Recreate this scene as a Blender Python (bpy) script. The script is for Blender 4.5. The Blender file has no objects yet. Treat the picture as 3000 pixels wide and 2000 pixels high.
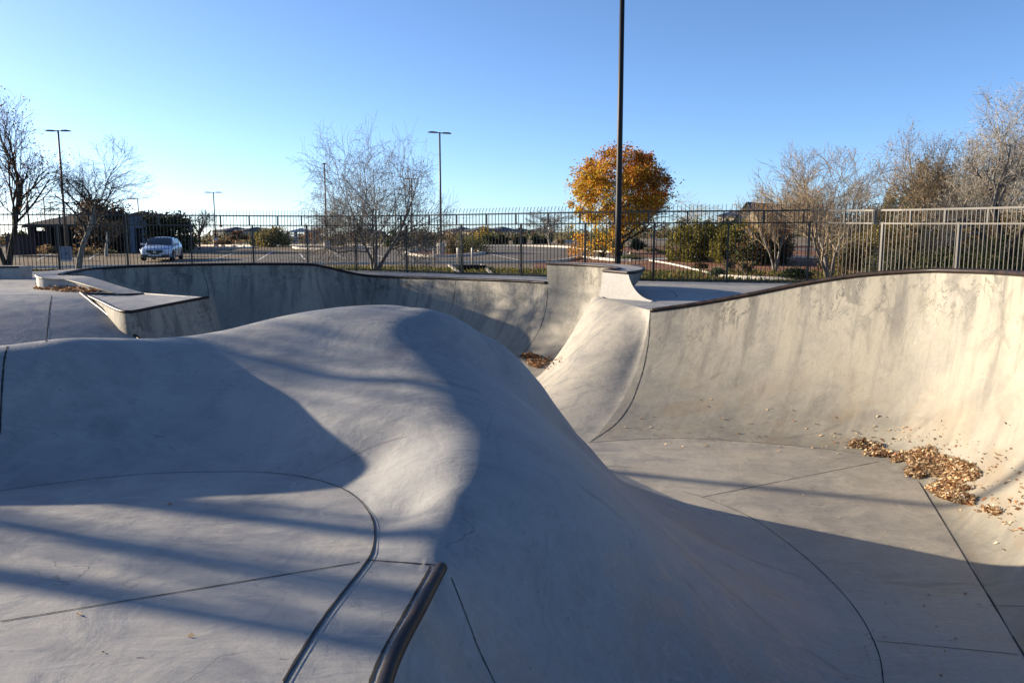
import bpy, bmesh, math, random
import numpy as np
from mathutils import Vector, Matrix, bvhtree, geometry
R = math.radians
random.seed(7); np.random.seed(7)
scene = bpy.context.scene
COL = scene.collection

# ------------------------------------------------------------------ camera
F, CX, CY, CAMZ = 2310.0, 1500.0, 1000.0, 1.5
PITCH = math.atan(308.0 / F)
CP, SP = math.cos(PITCH), math.sin(PITCH)

def ray(px, py):
    u = (px - CX) / F; v = (CY - py) / F
    return np.array([u, CP + v * SP, -SP + v * CP])

def at(px, py, Y):
    d = ray(px, py); t = Y / d[1]
    return np.array([d[0] * t, Y, CAMZ + d[2] * t])

def onz(px, py, z):
    d = ray(px, py); t = (z - CAMZ) / d[2]
    return np.array([d[0] * t, d[1] * t, z])

def project(p):
    x, y, z = p[0], p[1], p[2] - CAMZ
    fwd = y * CP - z * SP; up = y * SP + z * CP
    return CX + F * x / fwd, CY - F * up / fwd

cam = bpy.data.cameras.new('camera'); cam_o = bpy.data.objects.new('camera', cam); COL.objects.link(cam_o)
cam.sensor_width = 36.0; cam.lens = 36.0 * F / 3000.0
cam.clip_start = 0.05; cam.clip_end = 20000
cam_o.location = (0, 0, CAMZ); cam_o.rotation_euler = (math.pi / 2 - PITCH, 0, 0)
scene.camera = cam_o

# ------------------------------------------------------------------ light
SUN_AZ, SUN_EL = R(-70), R(14.3)       # azimuth measured clockwise from +Y
SUN_DIR = Vector((math.sin(SUN_AZ) * math.cos(SUN_EL), math.cos(SUN_AZ) * math.cos(SUN_EL), math.sin(SUN_EL)))
w = bpy.data.worlds.new('World'); scene.world = w; w.use_nodes = True
nt = w.node_tree; nt.nodes.clear()
o_ = nt.nodes.new('ShaderNodeOutputWorld'); bg = nt.nodes.new('ShaderNodeBackground'); sky = nt.nodes.new('ShaderNodeTexSky')
sky.sky_type = 'NISHITA'; sky.sun_disc = False; sky.sun_elevation = SUN_EL; sky.sun_rotation = SUN_AZ
sky.altitude = 300; sky.air_density = 0.6; sky.dust_density = 0.65; sky.ozone_density = 3.4
bg.inputs[1].default_value = 0.096
nt.links.new(sky.outputs[0], bg.inputs[0]); nt.links.new(bg.outputs[0], o_.inputs[0])
sun = bpy.data.lights.new('sun', 'SUN'); sun.energy = 5.0; sun.angle = R(0.55); sun.color = (1.0, 0.83, 0.62)
sun_o = bpy.data.objects.new('sun', sun); COL.objects.link(sun_o)
sun_o.rotation_euler = SUN_DIR.to_track_quat('Z', 'Y').to_euler()
scene.view_settings.view_transform = 'Standard'; scene.view_settings.look = 'None'
scene.view_settings.gamma = 1.0; scene.view_settings.exposure = 1.42
scene.cycles.max_bounces = 6

# ------------------------------------------------------------------ materials
class N:
    """tiny node-graph builder"""
    def __init__(s, name, rough=0.8, spec=0.3):
        s.m = bpy.data.materials.new(name); s.m.use_nodes = True; s.t = s.m.node_tree
        s.b = s.t.nodes['Principled BSDF']; s.b.inputs['Roughness'].default_value = rough
        s.b.inputs['Specular IOR Level'].default_value = spec
        s.pos = s.t.nodes.new('ShaderNodeNewGeometry').outputs['Position']
    def n(s, typ, **kw):
        nd = s.t.nodes.new(typ)
        for k, v in kw.items(): setattr(nd, k, v)
        return nd
    def link(s, a, b): s.t.links.new(a, b)
    def put(s, sock, v):
        if hasattr(v, 'is_linked') or isinstance(v, bpy.types.NodeSocket): s.link(v, sock)
        else: sock.default_value = v
    def scale(s, vec, sc):
        nd = s.n('ShaderNodeVectorMath', operation='MULTIPLY'); s.put(nd.inputs[0], vec); nd.inputs[1].default_value = sc; return nd.outputs[0]
    def noise(s, vec, scale, detail=4, rough=0.55, dist=0.0):
        nd = s.n('ShaderNodeTexNoise'); s.put(nd.inputs['Vector'], vec); nd.inputs['Scale'].default_value = scale
        nd.inputs['Detail'].default_value = detail; nd.inputs['Roughness'].default_value = rough; nd.inputs['Distortion'].default_value = dist
        return nd.outputs['Fac']
    def voro(s, vec, scale, feature='F1', out='Distance'):
        nd = s.n('ShaderNodeTexVoronoi', feature=feature); s.put(nd.inputs['Vector'], vec); nd.inputs['Scale'].default_value = scale
        return nd.outputs[out]
    def ramp(s, fac, a, b, va=0.0, vb=1.0):
        nd = s.n('ShaderNodeMapRange', interpolation_type='SMOOTHSTEP'); s.put(nd.inputs[0], fac)
        nd.inputs[1].default_value = a; nd.inputs[2].default_value = b; nd.inputs[3].default_value = va; nd.inputs[4].default_value = vb
        return nd.outputs[0]
    def mix(s, fac, c1, c2, mode='MIX'):
        nd = s.n('ShaderNodeMix', data_type='RGBA', blend_type=mode); s.put(nd.inputs[0], fac)
        for i, c in ((6, c1), (7, c2)): s.put(nd.inputs[i], (*c, 1.0) if isinstance(c, tuple) and len(c) == 3 else c)
        return nd.outputs[2]
    def math(s, op, a, b=None):
        nd = s.n('ShaderNodeMath', operation=op); s.put(nd.inputs[0], a)
        if b is not None: s.put(nd.inputs[1], b)
        return nd.outputs[0]
    def bump(s, h, strength=0.3, dist=0.01, normal=None):
        nd = s.n('ShaderNodeBump'); s.put(nd.inputs['Height'], h); nd.inputs['Strength'].default_value = strength; nd.inputs['Distance'].default_value = dist
        if normal is not None: s.link(normal, nd.inputs['Normal'])
        s.link(nd.outputs[0], s.b.inputs['Normal']); return nd.outputs[0]
    def col(s, c): s.put(s.b.inputs['Base Color'], (*c, 1.0) if isinstance(c, tuple) and len(c) == 3 else c)

def plain(name, c, rough=0.6, spec=0.3, metal=0.0, var=0.15, vs=6.0, bump=0.0):
    k = N(name, rough, spec); k.b.inputs['Metallic'].default_value = metal
    f = k.noise(k.pos, vs, 4)
    lo = tuple(x * (1 - var) for x in c); hi = tuple(min(1, x * (1 + var)) for x in c)
    k.col(k.mix(k.ramp(f, .3, .7), lo, hi))
    if bump: k.bump(k.noise(k.pos, vs * 12, 3), .4, bump)
    return k.m

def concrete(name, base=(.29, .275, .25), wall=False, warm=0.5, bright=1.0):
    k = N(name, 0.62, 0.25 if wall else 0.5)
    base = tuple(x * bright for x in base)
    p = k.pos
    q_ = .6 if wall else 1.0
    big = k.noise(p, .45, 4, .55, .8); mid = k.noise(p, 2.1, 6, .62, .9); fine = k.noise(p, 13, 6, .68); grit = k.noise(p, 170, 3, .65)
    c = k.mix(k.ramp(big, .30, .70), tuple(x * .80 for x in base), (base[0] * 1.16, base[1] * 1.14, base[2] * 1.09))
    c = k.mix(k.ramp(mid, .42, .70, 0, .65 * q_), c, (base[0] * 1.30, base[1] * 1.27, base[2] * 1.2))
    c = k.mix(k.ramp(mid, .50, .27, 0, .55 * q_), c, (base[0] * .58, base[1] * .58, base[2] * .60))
    ru = k.noise(p, .8, 4, .6, 1.2)
    c = k.mix(k.ramp(ru, .52, .75, 0, .22 * warm * 2), c, (base[0] * 1.12, base[1] * .97, base[2] * .76))
    # trowel smears
    sm = k.noise(k.scale(p, (1.0, 6.0, 4.0)), 1.9, 6, .68, 1.2); sm2 = k.noise(k.scale(p, (5.0, 1.2, 3.0)), 1.6, 6, .68, 1.6)
    c = k.mix(k.ramp(sm, .50, .70, 0, .42 * q_), c, (base[0] * 1.38, base[1] * 1.35, base[2] * 1.28))
    c = k.mix(k.ramp(sm2, .52, .72, 0, .34 * q_), c, (base[0] * .64, base[1] * .64, base[2] * .66))
    c = k.mix(k.ramp(fine, .43, .24, 0, .6), c, tuple(x * .55 for x in base))
    c = k.mix(k.ramp(fine, .58, .78, 0, .5), c, tuple(min(1, x * 1.4) for x in base))
    c = k.mix(k.ramp(grit, .40, .22, 0, .6), c, tuple(x * .45 for x in base))
    c = k.mix(k.ramp(grit, .62, .8, 0, .4), c, tuple(min(1, x * 1.5) for x in base))
    # small dark flecks and scuffs
    fl = k.noise(k.scale(p, (1, 2.6, 2)), 9.5, 2, .5)
    c = k.mix(k.ramp(fl, .735, .77, 0, .7), c, tuple(x * .3 for x in base))
    # pits, specks and short pale scuffs
    pit = k.voro(k.scale(p, (1, 1.15, 1)), 3.1); c = k.mix(k.ramp(pit, .030, .018, 0, .75), c, tuple(x * .25 for x in base))
    pit2 = k.voro(k.scale(p, (1.1, .9, 1)), 9.0); c = k.mix(k.math('MULTIPLY', k.ramp(pit2, .050, .030, 0, .7), k.ramp(k.noise(p, 1.7, 2), .5, .6)), c, tuple(x * .35 for x in base))
    for vec, sg in (((11, 1.1, 2), 1.45), ((1.3, 9, 2), .5), ((7, 6, 1.0), 1.4)):
        rr = k.math('ABSOLUTE', k.math('SUBTRACT', k.noise(k.scale(p, vec), .9, 2, .4, .3), .5))
        c = k.mix(k.math('MULTIPLY', k.ramp(rr, .006, .002, 0, .5), k.ramp(k.noise(p, 2.6, 3), .57, .66)), c, tuple(min(1, x * sg) for x in base))
    # arcs left by wheels
    wv = k.n('ShaderNodeTexWave', wave_type='RINGS'); k.link(k.scale(p, (.9, .7, 1.3)), wv.inputs['Vector']); wv.inputs['Scale'].default_value = .55; wv.inputs['Distortion'].default_value = 5.5; wv.inputs['Detail'].default_value = 4; wv.inputs['Detail Scale'].default_value = .7
    wm = k.math('MULTIPLY', k.ramp(wv.outputs['Fac'], .965, .995), k.ramp(k.noise(p, 1.1, 3), .52, .66))
    c = k.mix(k.math('MULTIPLY', wm, .38), c, tuple(x * .42 for x in base))
    # hairline cracks
    vo = k.n('ShaderNodeTexVoronoi', feature='DISTANCE_TO_EDGE'); vo.inputs['Scale'].default_value = .42
    wob = k.n('ShaderNodeVectorMath', operation='ADD'); k.link(p, wob.inputs[0])
    nv = k.n('ShaderNodeTexNoise'); k.link(p, nv.inputs['Vector']); nv.inputs['Scale'].default_value = 1.4; nv.inputs['Detail'].default_value = 6
    sc = k.n('ShaderNodeVectorMath', operation='SCALE'); k.link(nv.outputs['Color'], sc.inputs[0]); sc.inputs['Scale'].default_value = 1.1
    k.link(sc.outputs[0], wob.inputs[1]); k.link(wob.outputs[0], vo.inputs['Vector'])
    crack = k.math('MULTIPLY', k.ramp(vo.outputs['Distance'], .0022, .0008), k.ramp(k.noise(p, .9, 2), .52, .62))
    c = k.mix(k.math('MULTIPLY', crack, .7), c, (.07, .065, .06))
    if wall:
        uv = k.n('ShaderNodeUVMap').outputs[0]
        sep = k.n('ShaderNodeSeparateXYZ'); k.link(uv, sep.inputs[0]); v = sep.outputs[1]; u = sep.outputs[0]
        # vertical run-off streaks
        st = k.noise(k.scale(uv, (2.4, .28, 1)), 1.6, 5, .6, .4)
        c = k.mix(k.math('MULTIPLY', k.ramp(st, .48, .66), k.ramp(v, 2.8, .1, .20, .85)), c, (base[0] * .52, base[1] * .52, base[2] * .54))
        st2 = k.noise(k.scale(uv, (1.7, .22, 1)), 1.1, 4, .6, .6)
        c = k.mix(k.ramp(st2, .52, .68, 0, .55), c, (base[0] * 1.30, base[1] * 1.26, base[2] * 1.16))
        # dark patches and branching stains below the lip
        pa = k.noise(k.scale(uv, (1.0, .8, 1)), 1.35, 5, .65, 1.3)
        c = k.mix(k.math('MULTIPLY', k.ramp(pa, .555, .62), k.ramp(v, 1.5, .3, 0, .7)), c, (base[0] * .48, base[1] * .49, base[2] * .50))
        rd = k.math('ABSOLUTE', k.math('SUBTRACT', k.noise(k.scale(uv, (1.1, .75, 1)), 2.1, 6, .68, .9), .5))
        rm = k.noise(uv, .9, 3)
        rid = k.math('MULTIPLY', k.ramp(rd, .022, .006), k.math('MULTIPLY', k.ramp(rm, .44, .54), k.ramp(v, 1.3, .2)))
        c = k.mix(k.math('MULTIPLY', rid, .85), c, (base[0] * .30, base[1] * .31, base[2] * .33))
        # drips straight under the coping
        dr = k.noise(k.scale(uv, (7.0, .55, 1)), 1.5, 3, .6, .3)
        dm = k.math('MULTIPLY', k.ramp(dr, .55, .66), k.ramp(k.math('ADD', v, k.math('MULTIPLY', k.noise(k.scale(uv, (3, .05, 1)), 2), .5)), .62, .2))
        c = k.mix(k.math('MULTIPLY', dm, .65), c, (base[0] * .34, base[1] * .33, base[2] * .33))
        # brown soil tint near the foot
        so = k.noise(uv, 1.1, 5, .6, .8)
        c = k.mix(k.math('MULTIPLY', k.ramp(so, .45, .7), k.ramp(v, 1.2, 2.8, 0, .45)), c, (base[0] * .98, base[1] * .78, base[2] * .60))
    k.col(c)
    h = k.math('ADD', k.math('MULTIPLY', fine, .6), k.math('MULTIPLY', grit, .25))
    h = k.math('ADD', h, k.math('MULTIPLY', sm, 1.6)); h = k.math('ADD', h, k.math('MULTIPLY', mid, 2.2))
    k.bump(h, .5, .008)
    k.link(k.ramp(mid, .3, .7, .5, .75), k.b.inputs['Roughness'])
    return k.m

# ------------------------------------------------------------------ object helpers
def prop(o, label=None, cat=None, group=None, kind=None):
    if label: o['label'] = label
    if cat: o['category'] = cat
    if group: o['group'] = group
    if kind: o['kind'] = kind
    return o

def empty(name, loc, label, cat, group=None):
    o = bpy.data.objects.new(name, None); COL.objects.link(o); o.location = loc; o.empty_display_size = .1
    return prop(o, label, cat, group)

class MB:
    """collects raw geometry and links it as one mesh object"""
    def __init__(s): s.v = []; s.f = []; s.mi = []; s.uv = None
    def add(s, vs, fs, mi=0):
        b = len(s.v); s.v.extend([tuple(map(float, p)) for p in vs]); s.f.extend([tuple(b + i for i in f) for f in fs]); s.mi.extend([mi] * len(fs))
    def box(s, c, size, rz=0, mi=0, tilt=None):
        hx, hy, hz = [a / 2 for a in size]; m = Matrix.Rotation(rz, 3, 'Z')
        if tilt is not None: m = tilt @ m if isinstance(tilt, Matrix) else m
        vs = [Vector(c) + m @ Vector((x, y, z)) for z in (-hz, hz) for y in (-hy, hy) for x in (-hx, hx)]
        s.add(vs, [(0, 2, 3, 1), (4, 5, 7, 6), (0, 1, 5, 4), (2, 6, 7, 3), (0, 4, 6, 2), (1, 3, 7, 5)], mi)
    def beam(s, a, b, w, h, mi=0):
        a = Vector(a); b = Vector(b); d = b - a; L = d.length
        if L < 1e-6: return
        d.normalize(); up = Vector((0, 0, 1)) if abs(d.z) < .95 else Vector((0, 1, 0))
        r = d.cross(up).normalized(); up = r.cross(d).normalized()
        vs = []
        for p in (a, b):
            for sx, sy in ((-1, -1), (1, -1), (1, 1), (-1, 1)): vs.append(p + r * sx * w / 2 + up * sy * h / 2)
        s.add(vs, [(0, 1, 2, 3), (7, 6, 5, 4), (0, 4, 5, 1), (1, 5, 6, 2), (2, 6, 7, 3), (3, 7, 4, 0)], mi)
    def tube(s, pts, rad, n=8, mi=0, cap=True):
        pts = [Vector(p) for p in pts]; k = len(pts)
        if not hasattr(rad, '__len__'): rad = [rad] * k
        rings = []; b = len(s.v); prev = None
        for i, p in enumerate(pts):
            d = (pts[min(i + 1, k - 1)] - pts[max(i - 1, 0)]).normalized()
            if prev is None:
                up = Vector((0, 0, 1)) if abs(d.z) < .9 else Vector((1, 0, 0))
                r = d.cross(up).normalized()
            else:
                r = (prev - d * prev.dot(d)).normalized()
            prev = r; q = d.cross(r)
            for j in range(n):
                a = 2 * math.pi * j / n; s.v.append(tuple(p + (r * math.cos(a) + q * math.sin(a)) * rad[i]))
        for i in range(k - 1):
            for j in range(n):
                s.f.append((b + i * n + j, b + i * n + (j + 1) % n, b + (i + 1) * n + (j + 1) % n, b + (i + 1) * n + j)); s.mi.append(mi)
        if cap:
            s.f.append(tuple(b + j for j in reversed(range(n)))); s.f.append(tuple(b + (k - 1) * n + j for j in range(n))); s.mi += [mi, mi]
    def grid(s, P, mi=0, flip=False):
        P = np.asarray(P); a, c = P.shape[:2]; b = len(s.v)
        s.v.extend(map(tuple, P.reshape(-1, 3).tolist()))
        for i in range(a - 1):
            for j in range(c - 1):
                q = (b + i * c + j, b + i * c + j + 1, b + (i + 1) * c + j + 1, b + (i + 1) * c + j)
                s.f.append(q[::-1] if flip else q); s.mi.append(mi)
    def lathe(s, c, prof, n=16, mi=0):
        """prof: list of (radius, z)"""
        b = len(s.v)
        for r, z in prof:
            for j in range(n):
                a = 2 * math.pi * j / n; s.v.append((c[0] + r * math.cos(a), c[1] + r * math.sin(a), c[2] + z))
        for i in range(len(prof) - 1):
            for j in range(n):
                s.f.append((b + i * n + j, b + i * n + (j + 1) % n, b + (i + 1) * n + (j + 1) % n, b + (i + 1) * n + j)); s.mi.append(mi)
        s.f.append(tuple(b + j for j in reversed(range(n)))); s.f.append(tuple(b + (len(prof) - 1) * n + j for j in range(n))); s.mi += [mi, mi]
    def poly(s, pts, mi=0):
        s.add(pts, [tuple(range(len(pts)))], mi)
    def prism(s, base, h, mi=0):
        n = len(base); vs = [Vector(p) for p in base] + [Vector(p) + Vector((0, 0, h)) for p in base]
        s.add(vs, [tuple(reversed(range(n))), tuple(range(n, 2 * n))] + [(i, (i + 1) % n, n + (i + 1) % n, n + i) for i in range(n)], mi)
    def build(s, name, mats, parent=None, smooth=False, bevel=0.0, uv=None, origin=None):
        me = bpy.data.meshes.new(name); off = Vector((0, 0, 0))
        if parent is not None: off = parent.matrix_basis.translation if parent.parent is None else parent_world(parent)
        elif origin is not None: off = Vector(origin)
        V = [(p[0] - off.x, p[1] - off.y, p[2] - off.z) for p in s.v]
        me.from_pydata(V, [], s.f)
        if not isinstance(mats, (list, tuple)): mats = [mats]
        for m in mats: me.materials.append(m)
        if len(mats) > 1: me.polygons.foreach_set('material_index', s.mi)
        if smooth: me.polygons.foreach_set('use_smooth', [True] * len(s.f))
        if uv is not None:
            l = me.uv_layers.new(name='UVMap'); li = np.zeros(len(me.loops), dtype=np.int32); me.loops.foreach_get('vertex_index', li)
            l.data.foreach_set('uv', np.asarray(uv, dtype=np.float32)[li].ravel())
        me.validate(); me.update()
        o = bpy.data.objects.new(name, me); COL.objects.link(o)
        if parent is not None: o.parent = parent
        elif origin is not None: o.location = off
        if bevel:
            bv = o.modifiers.new('bevel', 'BEVEL'); bv.width = bevel; bv.segments = 2; bv.limit_method = 'ANGLE'
        return o

def parent_world(o):
    p = Vector((0, 0, 0))
    while o is not None: p += o.location; o = o.parent
    return p

def catmull(pts, n):
    """n samples on an index-parametrised Catmull-Rom curve"""
    P = np.asarray(pts, float); k = len(P)
    ext = np.vstack([2 * P[0] - P[1], P, 2 * P[-1] - P[-2]])
    out = []
    for t in np.linspace(0, k - 1, n):
        i = min(int(t), k - 2); f = t - i
        a, b, c, d = ext[i], ext[i + 1], ext[i + 2], ext[i + 3]
        out.append(.5 * (2 * b + (c - a) * f + (2 * a - 5 * b + 4 * c - d) * f * f + (3 * b - a - 3 * c + d) * f ** 3))
    return np.array(out)

def interp(x, xs, ys): return np.interp(x, xs, ys)
def smooth01(t):
    t = np.clip(t, 0, 1); return t * t * (3 - 2 * t)
# ================================================================== SKATE PARK CONCRETE
ZF = -1.70                        # bowl floor
ZG = -2.05                        # floor of the far pit
M_wall = concrete('wall_concrete', (.232, .222, .190), wall=True, warm=.6)
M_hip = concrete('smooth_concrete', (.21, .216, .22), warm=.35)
M_deck = concrete('deck_concrete', (.245, .245, .24), warm=.45)
M_hip2 = concrete('hip_concrete', (.232, .222, .196), warm=.5)
M_floor = concrete('floor_concrete', (.262, .246, .214), warm=.5)
M_joint = plain('joint_dark', (.035, .033, .032), .9, .1)
def steel():
    k = N('painted_steel_pipe', .46, .2); k.b.inputs['Metallic'].default_value = .0
    f = k.noise(k.pos, 5, 5); c = k.mix(k.ramp(f, .3, .7), (.008, .006, .006), (.026, .015, .012))
    g = k.noise(k.scale(k.pos, (3, 3, 9)), 11, 4)
    k.col(k.mix(k.ramp(g, .55, .75, 0, .5), c, (.055, .044, .038))); k.link(k.ramp(f, .3, .7, .38, .55), k.b.inputs['Roughness'])
    return k.m
M_steel = steel()
CONC = []                          # (verts, faces) of everything a joint or a leaf may lie on

def zdeck(x): return float(np.interp(x, [-22, -16, -11, -9, -5.5, -2, 1, 2.6, 14], [.17, .17, .15, .125, .085, .055, .065, .0, .0]))

# ---- lip curves, each point (photo x, photo y, distance in metres)
LIP_FAR = [(173, 806, 22.0), (200, 799, 23.2), (260, 790, 24.9), (390, 781, 26.0), (564, 776, 26.5), (750, 774, 26.6), (900, 775, 26.7),
           (960, 784, 27.7), (1080, 808, 28.9), (1300, 816, 27.0), (1500, 823, 25.0), (1603, 829, 23.8)]
LIP_EXT = [(1602, 768, 23.8), (1700, 771.5, 22.9), (1770, 775.5, 22.0), (1803, 780, 21.3), (1817, 785.5, 20.7), (1800, 791, 20.25), (1767, 795, 19.95)]
LIP_R = [(1905, 910, 16.1), (2050, 889, 15.6), (2200, 862, 15.0), (2350, 832, 14.4), (2513, 807, 13.7), (2700, 794, 12.9), (2800, 794, 12.3),
         (2900, 797, 11.6), (3000, 803, 10.8), (3150, 815, 9.6), (3400, 845, 7.9), (3800, 900, 5.8)]
FOOT_R = [(1725, 1295), (1890, 1285), (2040, 1284), (2200, 1294), (2400, 1312), (2560, 1337), (2640, 1370), (2695, 1412), (2745, 1490), (2830, 1620), (2960, 1850), (3150, 2200)]
P3 = lambda L: np.array([at(*p) for p in L])
lip_far, lip_ext, lip_r = P3(LIP_FAR), P3(LIP_EXT), P3(LIP_R)
foot_r = np.array([onz(x, y, ZF + .004) for x, y in FOOT_R])

def inward(curve, dist):
    """offset of a plan curve to its right-hand side"""
    d = np.gradient(curve[:, :2], axis=0); d /= np.linalg.norm(d, axis=1)[:, None] + 1e-9
    o = curve.copy(); o[:, 0] += d[:, 1] * dist; o[:, 1] -= d[:, 0] * dist
    return o

def loft(lip, foot, nv=26, prof='quarter', phimax=86.0, top_v=0.0):
    """rows from lip (0) to foot (nv-1), returns grid (n, nv, 3) and uv (n*nv, 2)"""
    n = len(lip); G = np.zeros((n, nv, 3)); UV = np.zeros((n, nv, 2))
    s = np.concatenate([[0], np.cumsum(np.linalg.norm(np.diff(lip, axis=0), axis=1))])
    pm = R(phimax)
    for j in range(nv):
        t = j / (nv - 1)
        if prof == 'quarter':
            ph = pm * (1 - t); hx = math.sin(ph) / math.sin(pm); hz = (1 - math.cos(ph)) / (1 - math.cos(pm))
        else:
            hx = 1 - t; hz = 1 - float(np.interp(t, prof[0], prof[1]))
        G[:, j, :2] = foot[:, :2] + (lip[:, :2] - foot[:, :2]) * hx
        G[:, j, 2] = foot[:, 2] + (lip[:, 2] - foot[:, 2]) * hz
    d = np.concatenate([np.zeros((n, 1)), np.cumsum(np.linalg.norm(np.diff(G, axis=1), axis=2), axis=1)], axis=1)
    UV[:, :, 0] = s[:, None]; UV[:, :, 1] = d + top_v
    return G, UV.reshape(-1, 2)

def add_conc(mb): CONC.append((mb.v, mb.f))

def ribbon_top(a, b, mb, mi=0):
    mb.grid(np.stack([a, b], axis=1), mi)

# ---- bowl with the tall right wall
bowl_r = empty('bowl_wall', tuple(foot_r[4]), 'tall curved concrete bowl wall on the right with a rising brown pipe lip and a leaf pile at its foot', 'skate bowl')
L = catmull(lip_r, 140); Ft = catmull(foot_r, 140)
G, UV = loft(L, Ft, 34, phimax=80); WR0 = G[0].copy()
mb = MB(); mb.grid(G); wall_r_o = mb.build('wall_face', M_wall, bowl_r, True, uv=UV); add_conc(mb)
mb = MB(); mb.tube(L + np.array([0, 0, .004]), .042, 10); mb.build('coping_pipe', M_steel, bowl_r, True)
out = inward(L, -.55); out2 = inward(L, -2.2); out[:, 2] -= .01; out2[:, 2] = [zdeck(p[0]) - .03 for p in out2]
mb = MB(); mb.grid(np.stack([L - [0, 0, .012], out, out2], axis=1), flip=True); mb.build('back_slope', M_deck, bowl_r, True); add_conc(mb)

# ---- far bowl: long wall, ledge on the left, hubba down to the low lip
bowl_f = empty('bowl_wall', tuple(lip_far[6]), 'long far concrete bowl wall below the fence, half in blue shade, with dark stains under its lip', 'skate bowl')
L = catmull(lip_far, 160); Ft = inward(L, 1.9)
for _ in range(30): Ft[1:-1, :2] = .5 * Ft[1:-1, :2] + .25 * (Ft[2:, :2] + Ft[:-2, :2])
Ft[:, 2] = ZG + .004
a0 = onz(1520, 1048, ZG + .004); Ft[:, :2] += np.outer(smooth01(np.linspace(0, 1, 160) * 4 - 3), a0[:2] - Ft[-1, :2])
G, UV = loft(L, Ft, 28, phimax=82); FAR_END = G[-1].copy()
mb = MB(); mb.grid(G); mb.build('wall_face', M_wall, bowl_f, True, uv=UV); add_conc(mb)
mb = MB(); mb.tube(L + np.array([0, 0, .006]), .045, 8); mb.build('coping_pipe', M_steel, bowl_f, True)
# flat top and sloped back behind the raised part
k0 = int(160 * 8.2 / 11); k1 = 16
Lr = L[k1:k0]; o1 = inward(Lr, -.75); o1[:, 2] = np.maximum(Lr[:, 2] - .012, [zdeck(p[0]) + .004 for p in o1]); o2 = o1.copy(); o2[:, 2] = [zdeck(p[0]) - .05 for p in o1]
mb = MB(); mb.grid(np.stack([Lr - [0, 0, .012], o1, o2], axis=1), flip=True); mb.build('lip_top', M_deck, bowl_f); add_conc(mb)

# ---- ledge that wraps the left end of the far bowl and ramps down to the platform
OUT = [(262, 786, 25.6), (190, 790, 24.6), (140, 794, 22.9), (112, 800, 21.3), (106, 807, 20.4), (122, 813, 20.15), (150, 817, 20.1), (196, 819, 20.05), (270, 839, 19.6), (346, 860.5, 19.25)]
INN = [(300, 787, 25.3), (240, 792, 24.5), (205, 798, 23.4), (180, 803, 22.4), (173, 806, 22.0), (190, 807, 21.8), (225, 808.5, 21.4), (266, 812, 20.9), (345, 836, 20.1), (421, 858, 19.5)]
o3, i3 = catmull(P3(OUT), 60), catmull(P3(INN), 60)
ledge = empty('curved_ledge', tuple(o3[30]), 'low curved concrete ledge with leaves along its sunlit base, sloping down to the platform', 'ledge')
bot = o3.copy(); bot[:, 2] = [zdeck(p[0]) - .05 for p in bot]
mb = MB(); mb.grid(np.stack([i3, o3], axis=1)); mb.grid(np.stack([o3, bot], axis=1))
ib = i3.copy(); ib[:, 2] = -1.2
mb.grid(np.stack([ib, i3], axis=1)); mb.build('ledge_body', M_deck, ledge); add_conc(mb)
eo = o3[24:].copy()
mb = MB(); mb.tube(eo + [0, -.01, -.012], .022, 6); mb.build('edge_strip', plain('tan_edge_steel', (.30, .25, .17), .5, .4), ledge)
mb = MB(); mb.tube(i3 + [0, 0, -.008], .010, 6); mb.build('inner_edge', M_steel, ledge)

# ---- platform with quarter-pipe face, and the roll-in bank on its left
PLAT = [(236, 859.5, 19.1), (250, 863, 18.85), (272, 872, 18.2), (300, 885, 17.5), (330, 900, 16.85), (352, 909, 16.5), (378, 912.5, 16.4), (405, 909, 16.6), (470, 896, 17.15), (540, 882.5, 17.8), (611, 869, 18.4)]
pl = catmull(P3(PLAT), 90)
plat = empty('quarter_pipe', tuple(pl[60]), 'pointed concrete platform with stained quarter pipe face and dark pipe edge', 'skate ramp')
ftp = pl.copy(); dd = inward(pl, .75); ftp[:, :2] = dd[:, :2]
wq = smooth01((np.arange(90) - 46) / 22.0)
ftp[:, :2] = pl[:, :2] + (dd[:, :2] - pl[:, :2]) * (.08 + .92 * wq)[:, None] + np.outer(wq, [.25, 0])
ftp[:, 2] = -1.75
G, UV = loft(pl, ftp, 20, phimax=64)
mb = MB(); mb.grid(G); mb.build('ramp_face', M_wall, plat, True, uv=UV); add_conc(mb)
mb = MB(); mb.tube(pl + [0, 0, -.006], .034, 8); mb.build('coping_pipe', M_steel, plat, True)
back = [at(421, 858, 19.5), at(421, 858, 19.5) + np.array([-.3, .6, -.03]), at(346, 860.5, 19.25) + np.array([-.3, .7, -.03]), at(290, 859, 19.1) + np.array([-.3, .5, -.03])]
end = G[-1]                                      # right end wall of the platform down into the far bowl
side = np.stack([end, end + np.array([-.35, 1.2, 0]) * np.linspace(1, 1, len(end))[:, None]], axis=1)
mb = MB(); mb.grid(side); mb.build('end_wall', M_wall, plat, uv=np.zeros((len(mb.v), 2)))
mb = MB(); top = [p - np.array([0, 0, .010]) for p in pl]
mb.poly(top + back); plat_top = mb.build('platform_top', M_deck, plat); add_conc(mb)

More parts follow.
